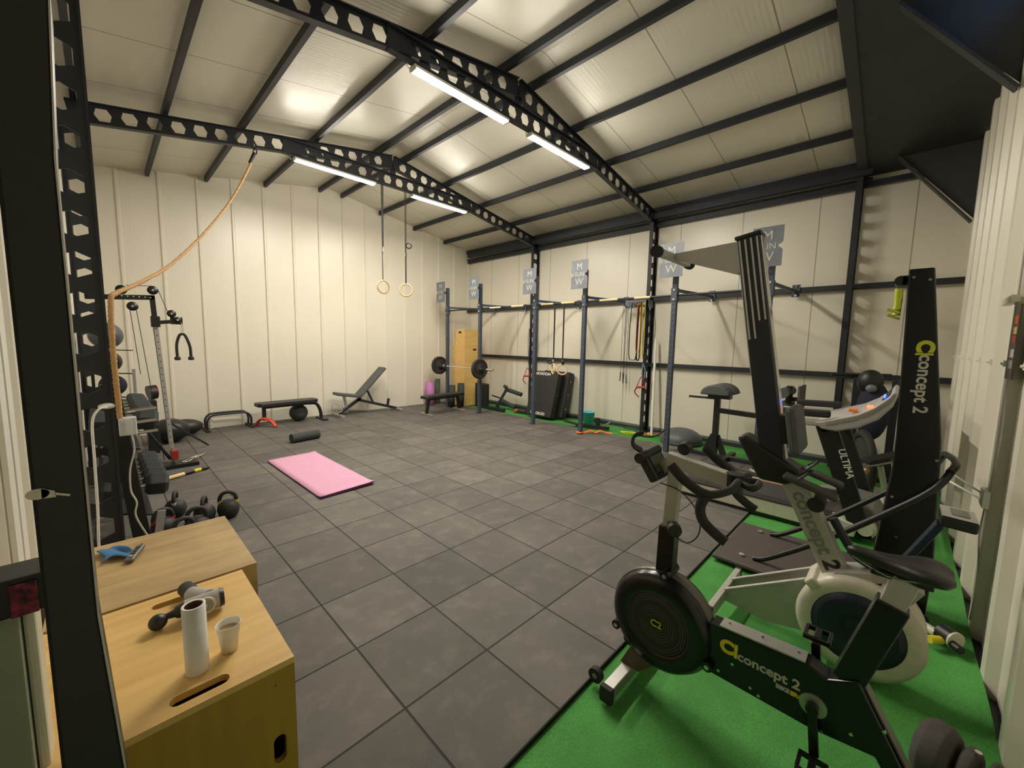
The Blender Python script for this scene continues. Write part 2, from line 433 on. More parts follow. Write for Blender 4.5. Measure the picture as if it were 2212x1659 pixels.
# purlins, eave beams, girts
for x in (-.05, .68, 1.45, 2.36, 3.36, 3.82, 4.70, 5.60, 6.52, 7.30):
    mb = MB(); z = zr(x)
    mb.beam((x, .55, z-.055), (x, YB-.03, z-.055), .048, .085); trim(mb)
mb = MB(); mb.beam((7.17, .5, 3.985), (7.17, YB-.25, 3.985), .08, .10); trim(mb)
mb = MB(); mb.beam((7.34, YN-.02, 3.865), (7.34, YB-.05, 3.865), .07, .07); mb.beam((7.30, .5, 3.925), (7.30, YB-.05, 3.925), .05, .02); trim(mb)
for z in (2.52, 1.29):
    mb = MB(); mb.beam((7.35, YN-.02, z), (7.35, YB-.02, z), .06, .075); trim(mb)

# castellated beam along +X in local frame, depth along Z, flanges across Y
def hexbeam(L, d=.2, sp=.215, hw=.14, hh=.125, fw=.07, ft=.012, wt=.008, margin=.08):
    mb = MB(); n = max(1, int((L-2*margin)/sp)); m0 = (L-n*sp)/2
    def web(x0, x1): mb.bx(x0, x1, -wt/2, wt/2, -d/2, d/2)
    web(0, m0); web(L-m0, L)
    for i in range(n):
        c = m0+sp*(i+.5)
        H = [(-hw/2, 0), (-hw/4-.008, hh/2), (hw/4+.008, hh/2), (hw/2, 0), (hw/4+.008, -hh/2), (-hw/4-.008, -hh/2)]
        R = [(-sp/2, 0), (-sp/2, d/2), (sp/2, d/2), (sp/2, 0), (sp/2, -d/2), (-sp/2, -d/2)]
        vs = [(c+a, y, b) for y in (-wt/2, wt/2) for (a, b) in H+R]
        fs = []
        for j in range(6):
            q = (j+1) % 6
            fs += [(j, q, 6+q, 6+j), (12+j, 18+j, 18+q, 12+q), (j, 12+j, 12+q, q)]
        mb.add(vs, fs)
    for s_ in (-1, 1): mb.bx(0, L, -fw/2, fw/2, s_*(d/2)-(ft/2), s_*(d/2)+(ft/2))
    return mb
def place(mb, a, b, up, **k):
    a = Vector(a); b = Vector(b); X = (b-a).normalized(); Z = Vector(up); Z = (Z-X*Z.dot(X)).normalized(); Y = Z.cross(X)
    mb.v = [tuple(a+X*v[0]+Y*v[1]+Z*v[2]) for v in mb.v]
    return trim(mb, **k)
def frame(y, left=True):
    zb = .105+.105
    # columns
    place(hexbeam(4.0), (7.27, y, -.04), (7.27, y, 3.96), (1, 0, 0))
    mb = MB(); mb.bx(7.08, 7.39, y-.08, y+.08, -.02, .012); trim(mb)
    if left:
        place(hexbeam(4.0, sp=.23, hw=.15), (-.075, y, -.04), (-.075, y, 3.96), (1, 0, 0))
        mb = MB(); mb.bx(-.19, .04, y-.07, y+.07, 0, .012); trim(mb)
    c = -.205
    Ll = Vector((RX-(-.10), 0, zr(RX)-zr(-.10))).length
    place(hexbeam(Ll), (-.10, y, zr(-.10)+c), (RX, y, RZ+c), (0, 0, 1))
    place(hexbeam(Vector((7.36-RX, 0, RZ-zr(7.36))).length), (RX, y, RZ+c), (7.36, y, zr(7.36)+c), (0, 0, 1))
    place(hexbeam(3.36), (1.92, y-.014, 4.322), (5.28, y-.014, 4.322), (0, 0, 1))
    mb = MB(); mb.bx(RX-.05, RX+.05, y-.006, y+.006, 4.43, 4.55); trim(mb)
frame(3.5); frame(6.4)
# first frame next to the doorway side: right column, dark roof bay edge
place(hexbeam(4.0), (7.27, .62, -.04), (7.27, .62, 3.96), (1, 0, 0))
mb = MB(); mb.beam((XL, .6, zr(XL)-.10), (RX, .6, RZ-.10), .10, .2); trim(mb, 'darksheet')
mb = MB(); mb.beam((RX, .6, RZ-.10), (XR-.02, .6, zr(XR)-.10), .10, .2); trim(mb, 'darksheet')
# dark sheet soffit over the bay beside the corrugated wall
for xa, xb in ((-1.4, RX), (RX, XR-.01)):
    mb = MB(); mb.prism([(xa, .64, zr(xa)-.18), (xb, .64, zr(xb)-.18), (xb, YN-.03, zr(xb)-.18), (xa, YN-.03, zr(xa)-.18)], (0, 0, .02)); trim(mb, 'darksheet')
for x in (7.05, 4.72):
    zt = zr(x)-.19
    mb = MB()
    mb.prism([(x, .24, zt), (x, YN, zt), (x, YN, zt-.86)], (.012, 0, 0))
    mb.beam((x-.02, .26, zt-.01), (x-.02, YN+.02, zt-.90), .10, .02, up=(0, 1, 1)); trim(mb, 'darksheet')

# doorway side at the left edge of the view
mb = MB(); mb.prism([(-.079, .83, 0), (.0, .83, 0), (-.013, .83, .95), (-.028, .83, 1.25), (-.028, .83, 1.9), (-.020, .83, 2.1), (-.020, .83, 4.1), (-.079, .83, 4.1)], (0, .07, 0)); trim(mb, 'black', bevel=.004)
mb = MB(); P = [(.0, 0), (-.013, .95), (-.028, 1.25), (-.028, 1.9), (-.020, 2.1), (-.020, 4.1)]; mb.prism([(x-.001, .828, z) for x, z in P]+[(x+.001, .828, z) for x, z in reversed(P)], (0, .006, 0)); trim(mb, 'silver')  # thin silver strip draws in the highlight down the post's right edge
mb = MB(); mb.bx(-.197, -.187, 1.62, 1.70, 0, 2.2); mb.bx(-.197, -.19, 1.76, 1.84, 0, 2.2); trim(mb, 'white')
t = thing('door_1', '', '', (-.16, 1.28, 0)); del t['label']; del t['category']; t['kind'] = 'structure'
mb = MB(); mb.bx(-.196, -.147, 1.20, 1.30, .05, 1.12); mb.build('lower_panel', 'doorgreen', t, .004)
mb = MB(); mb.bx(-.146, -.128, 1.22, 1.30, .05, 1.12); mb.build('edge_frame', 'offwhite', t, .006)
mb = MB(); mb.bx(-.20, -.105, 1.17, 1.26, 1.13, 1.205); mb.build('lock_rail', 'black', t, .004)
mb = MB(); mb.bx(-.152, -.116, 1.165, 1.169, 1.130, 1.195); mb.build('sticker', 'maroon', t, .003)

# ------------------------------------------------------------------ led battens under the collar ties
def batten(x0, x1, y, label):
    t = thing('led_batten', label, 'light', (x0, y, 4.21), 'led battens under the roof beams')
    mb = MB(); mb.bx(x0, x1, y-.045, y+.045, 4.185, 4.212); mb.build('housing', 'white', t, .003)
    mb = MB(); mb.bx(x0+.018, x1-.018, y-.040, y+.040, 4.172, 4.1845); mb.build('diffuser', 'lamp', t)
    for x in (x0-.002, x1-.018): mb = MB(); mb.bx(x, x+.02, y-.046, y+.046, 4.170, 4.213); mb.build('end_cap', 'offwhite', t, .003)
    mb = MB(); mb.tube([(x0-.03, y, 4.17), (x0-.06, y, 4.185), (x0-.05, y, 4.22)], .006, 6); mb.build('clip', 'chrome', t)
batten(2.18, 3.42, 3.5, 'lit led batten on the nearer beam, left of the ridge, largest of the four')
batten(3.80, 5.06, 3.5, 'lit led batten on the nearer beam, right of the ridge')
batten(2.06, 3.28, 6.4, 'lit led batten on the farther beam, left of the hanging gym rings')
batten(3.95, 5.17, 6.4, 'lit led batten on the farther beam, right of the hanging gym rings')

# ------------------------------------------------------------------ rig: posts, wall target signs, pull-up bars
PX = 6.12
PY = (8.27, 7.03, 5.35, 4.18, 2.56, 1.32)
def make_post(first_label):
    t = thing('rig_post', first_label, 'rig post', (0, 0, 0), 'rig posts')
    mb = MB(); mb.bx(-.035, .035, -.035, .035, .008, 2.98); mb.build('upright', 'rig', t, .004)
    mb = MB(); mb.bx(-.075, .075, -.06, .06, 0, .008); mb.build('base_plate', 'chrome', t)
    mb = MB(); z = .2
    while z < 2.9:
        mb.cyl((-.0352, 0, z), (-.0364, 0, z), .011, 10); mb.cyl((0, -.0352, z), (0, -.0364, z), .011, 10); z += .08
    o = mb.build('hole', 'black', t, kind='stuff')
    for z in (2.36, 2.5): mb = MB(); mb.cyl((-.036, 0, z), (-.05, 0, z), .017, 8); mb.build('bolt', 'chrome', t)
    mb = MB(); mb.bx(-.045, .045, -.045, .045, 2.33, 2.53); mb.build('bracket', 'rig', t, .003)
    return t
labs = ['blue-grey rig post beside the stacked wooden boxes, farthest one', 'blue-grey rig post right behind the near barbell plate',
        'blue-grey rig post in front of the left side of the crash pads', 'blue-grey rig post tied with an orange band at its foot',
        'blue-grey rig post left of the dark half ball', 'blue-grey rig post mostly hidden behind the upright rail']
post = make_post(labs[0]); post.location = (PX, PY[0], 0)
for y, l in zip(PY[1:], labs[1:]): dup(post, (PX, y, 0), l)
def make_sign(label):
    t = thing('target_sign', label, 'sign', (0, 0, 0), 'target signs on the rig posts')
    w, h = .17, .245
    P = [(-w, h), (w, h), (w, .05), (w-.025, .02), (w-.045, .02), (w-.045, -.02), (w-.025, -.02), (w, -.05), (w, -h), (-w, -h), (-w, -.05), (-w+.025, -.02), (-w+.045, -.02), (-w+.045, .02), (-w+.025, .02), (-w, .05)]
    mb = MB(); mb.prism([(0, y, z) for y, z in P], (.006, 0, 0)); sp_ = mb.build('plate', 'sheet', t)
    for s_, z, k in (('M', .13, .16), ('SUN', 0, .105), ('W', -.13, .16)):
        text('lettering', s_, k, 'paperdim', sp_, (-.002, 0, z), (0, -1, 0), (0, 0, 1))
    mb = MB(); mb.bx(.006, .163, -.02, .02, -.03, .03); mb.build('arm', 'rig', t, .003)
    return t
SL_ = ['target sign beside the stacked wooden boxes, smallest and farthest', 'target sign above the near barbell plate', 'target sign left of the middle wall column',
       'target sign on the post with the orange band', 'pale target sign behind the rubber foot of the upright rail', 'largest target sign, right behind the upright rail']
sg = make_sign(SL_[0]); sg.location = (5.92, PY[0]+.02, 2.86)
for y, l, z in zip(PY[1:], SL_[1:], (2.86, 2.86, 2.87, 2.91, 2.92)): dup(sg, (5.92, y+(.03 if y < 2 else 0), z), l)
def pullup(y0, y1, label, taped):
    t = thing('pull_up_bar', label, 'pull-up bar', (PX, y0, 2.42), 'pull-up bars of the rig')
    mb = MB(); mb.cyl((PX, y0, 2.42), (PX, y1, 2.42), .017, 14); mb.build('tube', 'steel', t)
    for a, b2 in taped: mb = MB(); mb.cyl((PX, a, 2.42), (PX, b2, 2.42), .0195, 14); mb.build('grip_tape', 'tape', t)
    mb = MB(); mb.bx(PX-.03, PX+.03, y0-.004, y0+.004, 2.37, 2.47); mb.build('flange', 'rig', t)
pullup(8.235, 7.065, 'pull-up bar between the two farthest rig posts', ())
pullup(6.985, 5.39, 'pull-up bar left of the middle wall column, above the barbell', ((6.7, 6.35), (6.02, 5.68)))
pullup(5.31, 4.22, 'pull-up bar holding the hanging wooden rings', ((5.2, 4.9), (4.70, 4.40)))
pullup(4.14, 2.60, 'pull-up bar in front of the resistance band rack', ((3.87, 3.52), (3.22, 2.95)))
pullup(2.52, 1.36, 'plain dark pull-up bar nearest the treadmill', ())
# wall ties from the posts to the upper wall rail
for (y, yw, l) in ((8.27, 7.85, 'farthest rig tie bar, above the barbell'), (7.03, 6.73, 'rig tie bar left of the middle wall column'), (5.35, 5.15, 'rig tie bar above the crash pads'),
                   (4.18, 4.02, 'rig tie bar ending beside the band rack'), (2.56, 2.42, 'rig tie bar left of the upright rail'), (1.32, 1.24, 'rig tie bar right of the upright rail')):
    t = thing('tie_bar', l, 'tie bar', (PX, y, 2.5), 'tie bars from the rig to the wall')
    mb = MB(); mb.beam((PX+.04, y, 2.50), (7.31, yw, 2.50), .03, .045); mb.build('bar', 'rig', t, .002)
    mb = MB(); mb.bx(7.30, 7.315, yw-.05, yw+.05, 2.42, 2.60); mb.build('clamp_plate', 'rig', t, .003)
    for z in (2.44, 2.575): mb = MB(); mb.cyl((7.30, yw, z), (7.285, yw, z), .016, 8); mb.build('bolt', 'chrome', t)

# ------------------------------------------------------------------ barbell, plates
t = thing('barbell', 'steel barbell racked on the two far rig posts', 'barbell', (5.95, 6.4, 1.05))
mb = MB(); mb.cyl((5.95, 6.92, 1.055), (5.95, 8.22, 1.055), .014, 16); mb.build('shaft', 'chrome', t)
for a, b2 in ((6.40, 6.92), (8.22, 8.74)):
    mb = MB(); mb.cyl((5.95, a, 1.055), (5.95, b2, 1.055), .025, 18); mb.build('sleeve', 'chrome', t)
for y in (6.93, 8.21): mb = MB(); mb.cyl((5.95, y-.012, 1.055), (5.95, y+.012, 1.055), .037, 18); mb.build('collar', 'chrome', t)
def plate(y, d, label, dark):
    t = thing('weight_plate', label, 'weight plate', (5.95, y, 1.055), 'bumper plates on the barbell')
    mb = MB(); R, w = .225, .035
    mb.lathe([(.027, -w), (.10, -w), (.11, -w+.012), (.17, -w+.012), (.18, -w), (R-.008, -w), (R, -w+.008), (R, w-.008), (R-.008, w), (.18, w), (.17, w-.012), (.11, w-.012), (.10, w), (.027, w), (.027, -w)], (5.95, y, 1.055), (0, 1, 0), 40)
    mb.build('disc', 'rubber', t)
    mb = MB(); mb.lathe([(.027, -w-.002), (.05, -w-.002), (.05, -w+.01)], (5.95, y, 1.055), (0, 1, 0)); mb.build('hub', 'iron', t)
    for a0 in (35, 215):
        mb = MB(); vs = []
        for i in range(13):
            a = math.radians(a0+i*110/12)
            for r in (.12, .16): vs.append((5.95+r*math.cos(a), y-w+.0105, 1.055+r*math.sin(a)))
        mb.add(vs, [(2*i, 2*i+1, 2*i+3, 2*i+2) for i in range(12)]); lab(mb.build('lettering_band', 'redrust', t), 'worn red lettering band')
plate(6.84, 1, 'black bumper plate with worn red print, near end of barbell', 0)
plate(8.38, 1, 'black bumper plate at the far end of the barbell', 0)
for y in (7.03, 8.27):
    t = thing('bar_hook', 'dark hook holding the barbell at the %s rig post' % ('nearer' if y < 8 else 'farthest'), 'hook', (6.0, y, 1.0), 'barbell hooks')
    mb = MB(); mb.bx(6.05, 6.083, y-.045, y+.045, .96, 1.12); mb.bx(5.90, 6.05, y-.02, y+.02, 1.02, 1.036); mb.bx(5.90, 5.915, y-.02, y+.02, 1.036, 1.09); mb.build('hook_body', 'rig', t, .002)

# ------------------------------------------------------------------ benches
def flat_pad(mb, a, b, w, z, h):  # a,b xy ends
    d = (Vector(b)-Vector(a)); n = d.normalized(); q = Vector((-n.y, n.x))
    P = []
    for (t_, s_) in ((0, -.7), (.04, -1), (.96, -1), (1, -.7), (1, .7), (.96, 1), (.04, 1), (0, .7)):
        p = Vector(a)+d*t_+q*s_*w/2; P.append((p.x, p.y, z))
    mb.prism(P, (0, 0, h))
t = thing('flat_bench', 'black flat bench with an orange foot, under the seam of the back wall', 'bench', (2.4, 8.55, 0))
mb = MB(); flat_pad(mb, (1.93, 8.50), (3.02, 8.58), .28, .385, .07); mb.build('pad', 'vinyl', t, .014)
mb = MB(); mb.beam((2.05, 8.51, .36), (2.95, 8.575, .36), .06, .045); mb.build('spine', 'black', t, .004)
mb = MB(); mb.bx(2.03, 2.09, 8.48, 8.54, .12, .37); mb.build('front_post', 'black', t, .004)
mb = MB(); mb.tube([Vector(p) for p in ((1.945, 8.60, .015), (1.975, 8.55, .11), (2.04, 8.47, .16), (2.14, 8.38, .12), (2.20, 8.31, .015))], .045, 10, smooth=6, flat=.5); lab(mb.build('front_foot', 'red', t), 'orange-red arched foot')
mb = MB(); mb.tube([Vector(p) for p in ((2.88, 8.57, .36), (3.02, 8.58, .34), (3.10, 8.59, .20), (3.12, 8.59, .04))], .032, 10, smooth=6); mb.build('rear_leg', 'black', t)
mb = MB(); mb.bx(3.08, 3.18, 8.36, 8.80, 0, .035); mb.build('rear_foot', 'black', t, .006)
t = thing('adjustable_bench', 'grey adjustable bench with its backrest raised, by the back wall', 'bench', (4.0, 8.6, 0))
mb = MB(); mb.beam((3.42, 8.6, .505), (3.90, 8.6, .42), .30, .06); mb.build('seat', 'greypad', t, .015)
mb = MB(); mb.beam((3.92, 8.6, .42), (4.52, 8.6, 1.03), .30, .06); mb.build('backrest', 'greypad', t, .015)
mb = MB(); mb.beam((3.50, 8.6, .07), (3.98, 8.6, .37), .06, .06); mb.beam((3.9, 8.6, .34), (4.86, 8.6, .05), .06, .06); mb.build('frame', 'steel', t, .004)
mb = MB(); mb.beam((3.60, 8.6, .45), (3.66, 8.6, .15), .04, .05); mb.build('seat_post', 'silver', t)
mb = MB(); mb.beam((4.10, 8.6, .60), (4.28, 8.6, .22), .03, .04); mb.build('support_strut', 'steel', t)
mb = MB(); mb.bx(3.44, 3.52, 8.35, 8.85, 0, .06); mb.build('front_foot', 'silver', t, .006)
mb = MB(); mb.bx(4.82, 4.89, 8.35, 8.85, 0, .06); mb.build('rear_foot', 'silver', t, .006)
mb = MB(); mb.beam((4.62, 8.6, .1), (4.66, 8.6, .30), .035, .05); mb.build('lever', 'steel', t)
for y in (8.50, 8.70): mb = MB(); mb.ring((3.46, y, .19), .075, .008, (0, 1, 0), 24, 6); mb.build('carry_ring', 'silver', t)
t = thing('press_bench', 'black flat bench standing under the racked barbell', 'bench', (5.5, 7.6, 0))
mb = MB(); flat_pad(mb, (4.90, 7.52), (6.10, 7.66), .26, .38, .065); mb.build('pad', 'vinyl', t, .014)
for nx, a, b2 in ((0, (5.06, 7.54), (5.0, 7.53)), (1, (5.93, 7.64), (6.02, 7.65))):
    mb = MB(); mb.beam((a[0], a[1], .38), (b2[0], b2[1], .04), .06, .06, up=(0, 1, 0)); mb.build('leg', 'black', t, .004)
    mb = MB(); mb.bx(b2[0]-.04, b2[0]+.04, b2[1]-.22, b2[1]+.22, 0, .045); lab(mb.build('foot', 'silver', t, .006), 'grey floor foot')
mb = MB(); mb.beam((5.06, 7.54, .355), (5.93, 7.64, .355), .05, .04); mb.build('spine', 'black', t)

# ------------------------------------------------------------------ floor clutter at the back wall
def para(dy, label):
    t = thing('parallette', label, 'parallette', (1.5, 8.66+dy, 0), 'parallettes by the back wall')
    y = 8.66+dy
    mb = MB(); mb.tube([(1.22, y, .03), (1.22, y, .18), (1.27, y, .26), (1.36, y, .285), (1.74, y, .285), (1.83, y, .26), (1.88, y, .18), (1.88, y, .03)], .018, 10, smooth=5); mb.build('bar', 'steel', t)
    for x in (1.22, 1.88): mb = MB(); mb.bx(x-.03, x+.03, y-.11, y+.11, 0, .032); mb.build('foot', 'black', t, .006)
para(0, 'black parallette standing beside the sandbag, nearer one of the pair'); para(.22, 'black parallette touching the back wall, farther one of the pair')
mb = MB(); mb.ball((.90, 8.62, .135), .27, (.95, .6, .5)); tag(mb.build('sandbag', 'vinyl'), 'round dark sandbag lying left of the parallettes', 'sandbag')
mb = MB(); mb.ball((2.72, 8.70, .17), .17); tag(mb.build('medicine_ball', 'charfoam'), 'dark grey ball tucked under the orange-footed bench', 'ball')
mb = MB(); mb.ball((.66, 8.15, .19), .26, (1.0, .8, .73)); tag(mb.build('gym_bag', 'black'), 'black bag on the floor behind the cable tower', 'bag')
t = thing('foam_roller', 'black foam roller lying on the floor behind the pink mat', 'foam roller', (2.2, 6.9, 0))
a, b2 = Vector((2.03, 6.88, .072)), Vector((2.47, 6.96, .072))
mb = MB(); mb.cyl(a, b2, .072, 28); mb.build('roll', 'charfoam', t)
mb = MB(); d = (a-b2).normalized(); mb.cyl(a, a+d*.002, .035, 20); mb.build('core_hole', 'black', t)
t = thing('exercise_mat', 'pink exercise mat unrolled on the black floor', 'mat', (1.8, 5.1, 0))
mb = MB(); n = 26; vs = []
A, B, C_, D = Vector((1.47, 5.99, 0)), Vector((2.09, 6.03, 0)), Vector((2.12, 4.27, 0)), Vector((1.50, 4.22, 0))
for j in range(n+1):
    s_ = j/n
    for i in range(9):
        u = i/8; p = (A*(1-s_)+D*s_)*(1-u)+(B*(1-s_)+C_*s_)*u
        z = .012+.022*max(0, (s_-.94)/.06)**1.5*(.6+.4*u)+.012*max(0, (.03-s_)/.03)+(.006*math.exp(-((1-u)/.05)**2))
        vs.append((p.x, p.y, z))
top = [(j*9+i, (j+1)*9+i, (j+1)*9+i+1, j*9+i+1) for j in range(n) for i in range(8)]
mb.add(vs, top, True); mo = mb.build('top_face', 'pink', t)
so = mo.modifiers.new('s', 'SOLIDIFY'); so.thickness = .008; so.offset = 1
mb = MB(); mb.add([(v[0], v[1], max(.001, v[2]-.0095)) for v in vs], top, True); mo = mb.build('underside', 'plumfoam', t)
lab(mo, 'dark violet underside'); so = mo.modifiers.new('s', 'SOLIDIFY'); so.thickness = .008; so.offset = -1

# rolled mats standing in the corner
def roll(x, y, r, h, m, label, kind='rolled_mat', lean=(0, 0)):
    t = thing(kind, label, 'rolled mat', (x, y, 0), 'rolled mats in the corner')
    mb = MB(); pts = []
    vs = []; n = 90
    for k in range(n+1):
        a = k/n*2*math.pi*3.4; rr = r*(.30+.70*k/n)
        for z in (0, h): vs.append((x+rr*math.cos(a)+lean[0]*z, y+rr*math.sin(a)+lean[1]*z, z))
    mb.add(vs, [(2*i, 2*i+2, 2*i+3, 2*i+1) for i in range(n)], True); o = mb.build('foam_sheet', m, t)
    so = o.modifiers.new('s', 'SOLIDIFY'); so.thickness = r*.17
roll(5.90, 8.72, .125, .62, 'purple', 'violet rolled mat standing in the corner')
roll(6.22, 8.85, .075, .66, 'sage', 'slim sage green rolled mat beside the violet roll')
roll(6.12, 8.10, .085, .56, 'charfoam', 'dark rolled mat right behind the farthest rig post', lean=(.05, 0))
roll(6.34, 8.02, .09, .60, 'charfoam', 'dark rolled mat leaning toward the wooden boxes', lean=(.06, .03))
# wooden boxes stacked in the corner
def wbox(x0, x1, y0, y1, z0, z1, m, label, holes):
    t = thing('plyo_box', label, 'wooden box', ((x0+x1)/2, (y0+y1)/2, z0), 'plyo boxes stacked in the corner')
    mb = MB(); mb.bx(x0, x1, y0, y1, z0, z1); mb.build('panels', m, t, .004)
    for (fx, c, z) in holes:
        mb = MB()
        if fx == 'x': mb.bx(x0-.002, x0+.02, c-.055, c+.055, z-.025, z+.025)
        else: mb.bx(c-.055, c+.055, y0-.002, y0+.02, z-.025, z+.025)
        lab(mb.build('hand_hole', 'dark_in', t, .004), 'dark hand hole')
wbox(6.46, 6.96, 8.02, 8.50, 0, .86, 'ply', 'lowest plywood box in the corner stack', ())
wbox(6.46, 6.96, 8.02, 8.50, .862, 1.57, 'ply', 'middle plywood box in the corner stack', (('y', 6.80, 1.46),))
wbox(6.49, 6.95, 8.05, 8.46, 1.572, 1.98, 'ply', 'topmost plywood box in the corner stack, smallest', (('x', 8.24, 1.90),))
t = thing('folded_pad', 'tall black pad standing between the wooden boxes and a rig post', 'pad', (6.75, 7.55, 0))
mb = MB(); mb.bx(6.68, 6.80, 7.42, 7.86, .0, .62); mb.build('cushion', 'vinyl', t, .03)
# leg roller attachment leaning on the side wall
t = thing('leg_attachment', 'black leg curl attachment with two foam rolls against the side wall', 'bench attachment', (7.0, 7.2, 0))
mb = MB(); mb.bx(6.66, 6.74, 6.78, 7.38, 0, .07); mb.beam((6.86, 7.20, .07), (6.98, 6.98, .52), .06, .06); mb.beam((6.70, 7.2, .04), (6.9, 7.18, .06), .05, .05)
mb.beam((6.86, 7.40, .32), (6.92, 7.10, .26), .03, .03); mb.build('frame', 'steel', t, .004)
mb = MB(); mb.cyl((7.02, 7.06, .50), (7.10, 6.60, .40), .052, 18); mb.build('foam_roll', 'charfoam', t)
mb = MB(); mb.cyl((6.93, 7.14, .22), (7.00, 6.72, .08), .052, 18); mb.build('foam_roll', 'charfoam', t)
mb = MB(); mb.cyl((6.97, 7.08, .58), (7.00, 7.00, .55), .04, 12); mb.build('knob', 'black', t)
# slippers and bag on the turf
t = thing('grip_tube', 'black foam tube with orange-red end lying on the turf strip', 'foam tube', (6.9, 6.5, 0))
mb = MB(); mb.cyl((6.90, 6.50, .045), (6.89, 6.24, .045), .045, 18); mb.build('sleeve', 'charfoam', t)
mb = MB(); mb.ball((6.91, 6.56, .03), .085, (.9, 1, .45)); lab(mb.build('end_flap', 'red', t), 'orange-red flap')
mb = MB(); mb.ball((6.92, 6.15, .045), .09, (.9, .9, .5)); tag(mb.build('cloth_bundle', 'skycloth'), 'light blue cloth bundle left of the crash pads', 'cloth')
# crash pads
def crash(x, y, label, writing):
    t = thing('crash_pad', label, 'crash pad', (x, y, 0), 'black crash pads against the side wall')
    Rm = rot('Y', 16) @ Matrix.Identity(3)
    tilt = Matrix.Rotation(math.radians(15), 3, 'Y')
    def L(a, b2, c): # local: a thickness (towards room -), b2 along y, c up
        v = tilt @ Vector((a, b2, c)); return (x+v.x, y+v.y, v.z+.03)
    mb = MB(); pts = [L(a, b2, c) for a in (-.10, .10) for b2 in (-.36, .36) for c in (0, 1.02)]
    mb.add(pts, [(0, 1, 3, 2), (4, 6, 7, 5), (0, 4, 5, 1), (2, 3, 7, 6), (0, 2, 6, 4), (1, 5, 7, 3)]); mb.build('cover', 'vinyl', t, .018)
    for c in (.2, .52, .82):
        mb = MB(); mb.cyl(L(0, -.359, c), L(0, -.366, c), .012, 10); mb.build('eyelet', 'chrome', t)
    if writing:
        o = L(-.1015, .02, .06); yd = tilt @ Vector((0, 0, 1))
        text('lettering', 'WOOKOD', .085, 'paper', t, o, (0, -1, 0), yd, bold=.002)
        o = L(-.1015, .06, .96)
        text('lettering', 'WOOKOD', .085, 'paper', t, o, (0, 1, 0), -yd, bold=.002)
crash(6.76, 5.70, 'front black crash pad with white lettering, leaning on the other pad', True)
crash(6.99, 5.58, 'rear black crash pad standing against the side wall', False)
# two ring sets
def gymring(px, py, ztop, zring, m, label, group, spin=0, R=.105, strapw=.018):
    t = thing('gym_ring', label, 'gym ring', (px, py, zring), group)
    ax = (math.sin(spin), math.cos(spin), 0)
    mb = MB(); mb.ring((px, py, zring), R, .014, ax, 36, 12); mb.build('wooden_ring', 'woodring', t)
    mb = MB()
    for s_ in (-1, 1): mb.beam((px+.006*s_, py, zring+R), (px+.012*s_, py, ztop), strapw, .0025, up=(0, 1, 0) if spin == 0 else (1, 0, 0))
    mb.build('strap', 'black', t)
    mb = MB(); mb.box((px, py, zring+R+.50 if ztop-zring > 1.3 else zring+R+.06), (.03, .03, .05)); mb.build('buckle', 'chrome', t)
    return t
g = 'wooden gym rings hanging from the far beam'
t1 = gymring(3.40, 6.4, 4.22, 2.56, 0, 'left wooden ring hanging from the far roof beam', g)
mb = MB(); mb.beam((3.40, 6.39, 3.22), (3.40, 6.385, 2.66), .012, .006); mb.build('strap_tail', 'offwhite', t1)
t2 = gymring(3.83, 6.4, 4.22, 2.55, 0, 'right wooden ring hanging from the far roof beam', g, .5)
mb = MB(); mb.ring((3.88, 6.38, 3.32), .045, .012, (.5, 1, 0), 20, 6); mb.build('strap_coil', 'black', t2)
g = 'wooden rings hanging from the rig'
t1 = gymring(6.12, 4.86, 2.41, 1.17, 0, 'rig ring seen edge on, above the left of the crash pads', g, 2.2, R=.098)
mb = MB(); mb.ring((6.10, 4.93, 1.31), .04, .014, (1, .3, 0), 20, 6); mb.build('strap_coil', 'black', t1)
t2 = gymring(6.12, 4.64, 2.41, 1.17, 0, 'rig ring turned face on, above the right of the crash pads', g, .9, R=.098)
mb = MB(); mb.ball((6.12, 4.63, 1.31), .035, (1, 1, 1.6), 12); mb.build('strap_coil', 'black', t2)
# bucket
t = thing('bucket', 'teal plastic bucket standing behind the banded rig post', 'bucket', (7.02, 4.60, 0))
mb = MB(); mb.lathe([(0, .004), (.095, .004), (.125, .27), (.133, .272), (.133, .262), (.120, .262), (.09, .012), (0, .012)], (7.02, 4.60, -.012), n=36); mb.build('pail', 'teal', t)
mb = MB(); mb.tube([(7.02, 4.73, .25), (7.09, 4.70, .18), (7.12, 4.60, .14), (7.09, 4.50, .18), (7.02, 4.47, .25)], .004, 6, smooth=4); mb.build('handle', 'chrome', t)
# black low attachment on the turf
t = thing('landmine_base', 'low black steel attachment lying on the turf by the teal bucket', 'attachment', (6.7, 4.3, 0))
mb = MB(); mb.beam((6.62, 4.62, .04), (6.80, 3.98, .04), .07, .06); mb.build('base_bar', 'black', t, .005)
mb = MB(); mb.beam((6.74, 4.20, .02), (6.74, 4.20, .22), .07, .07, up=(0, 1, 0)); mb.build('stub', 'black', t, .004)
mb = MB(); mb.beam((6.50, 4.85, .11), (6.62, 4.60, .05), .09, .04); mb.build('tongue', 'iron', t, .006)
mb = MB(); mb.beam((6.86, 4.18, .02), (6.98, 4.06, .13), .03, .02); mb.build('pin', 'silver', t)
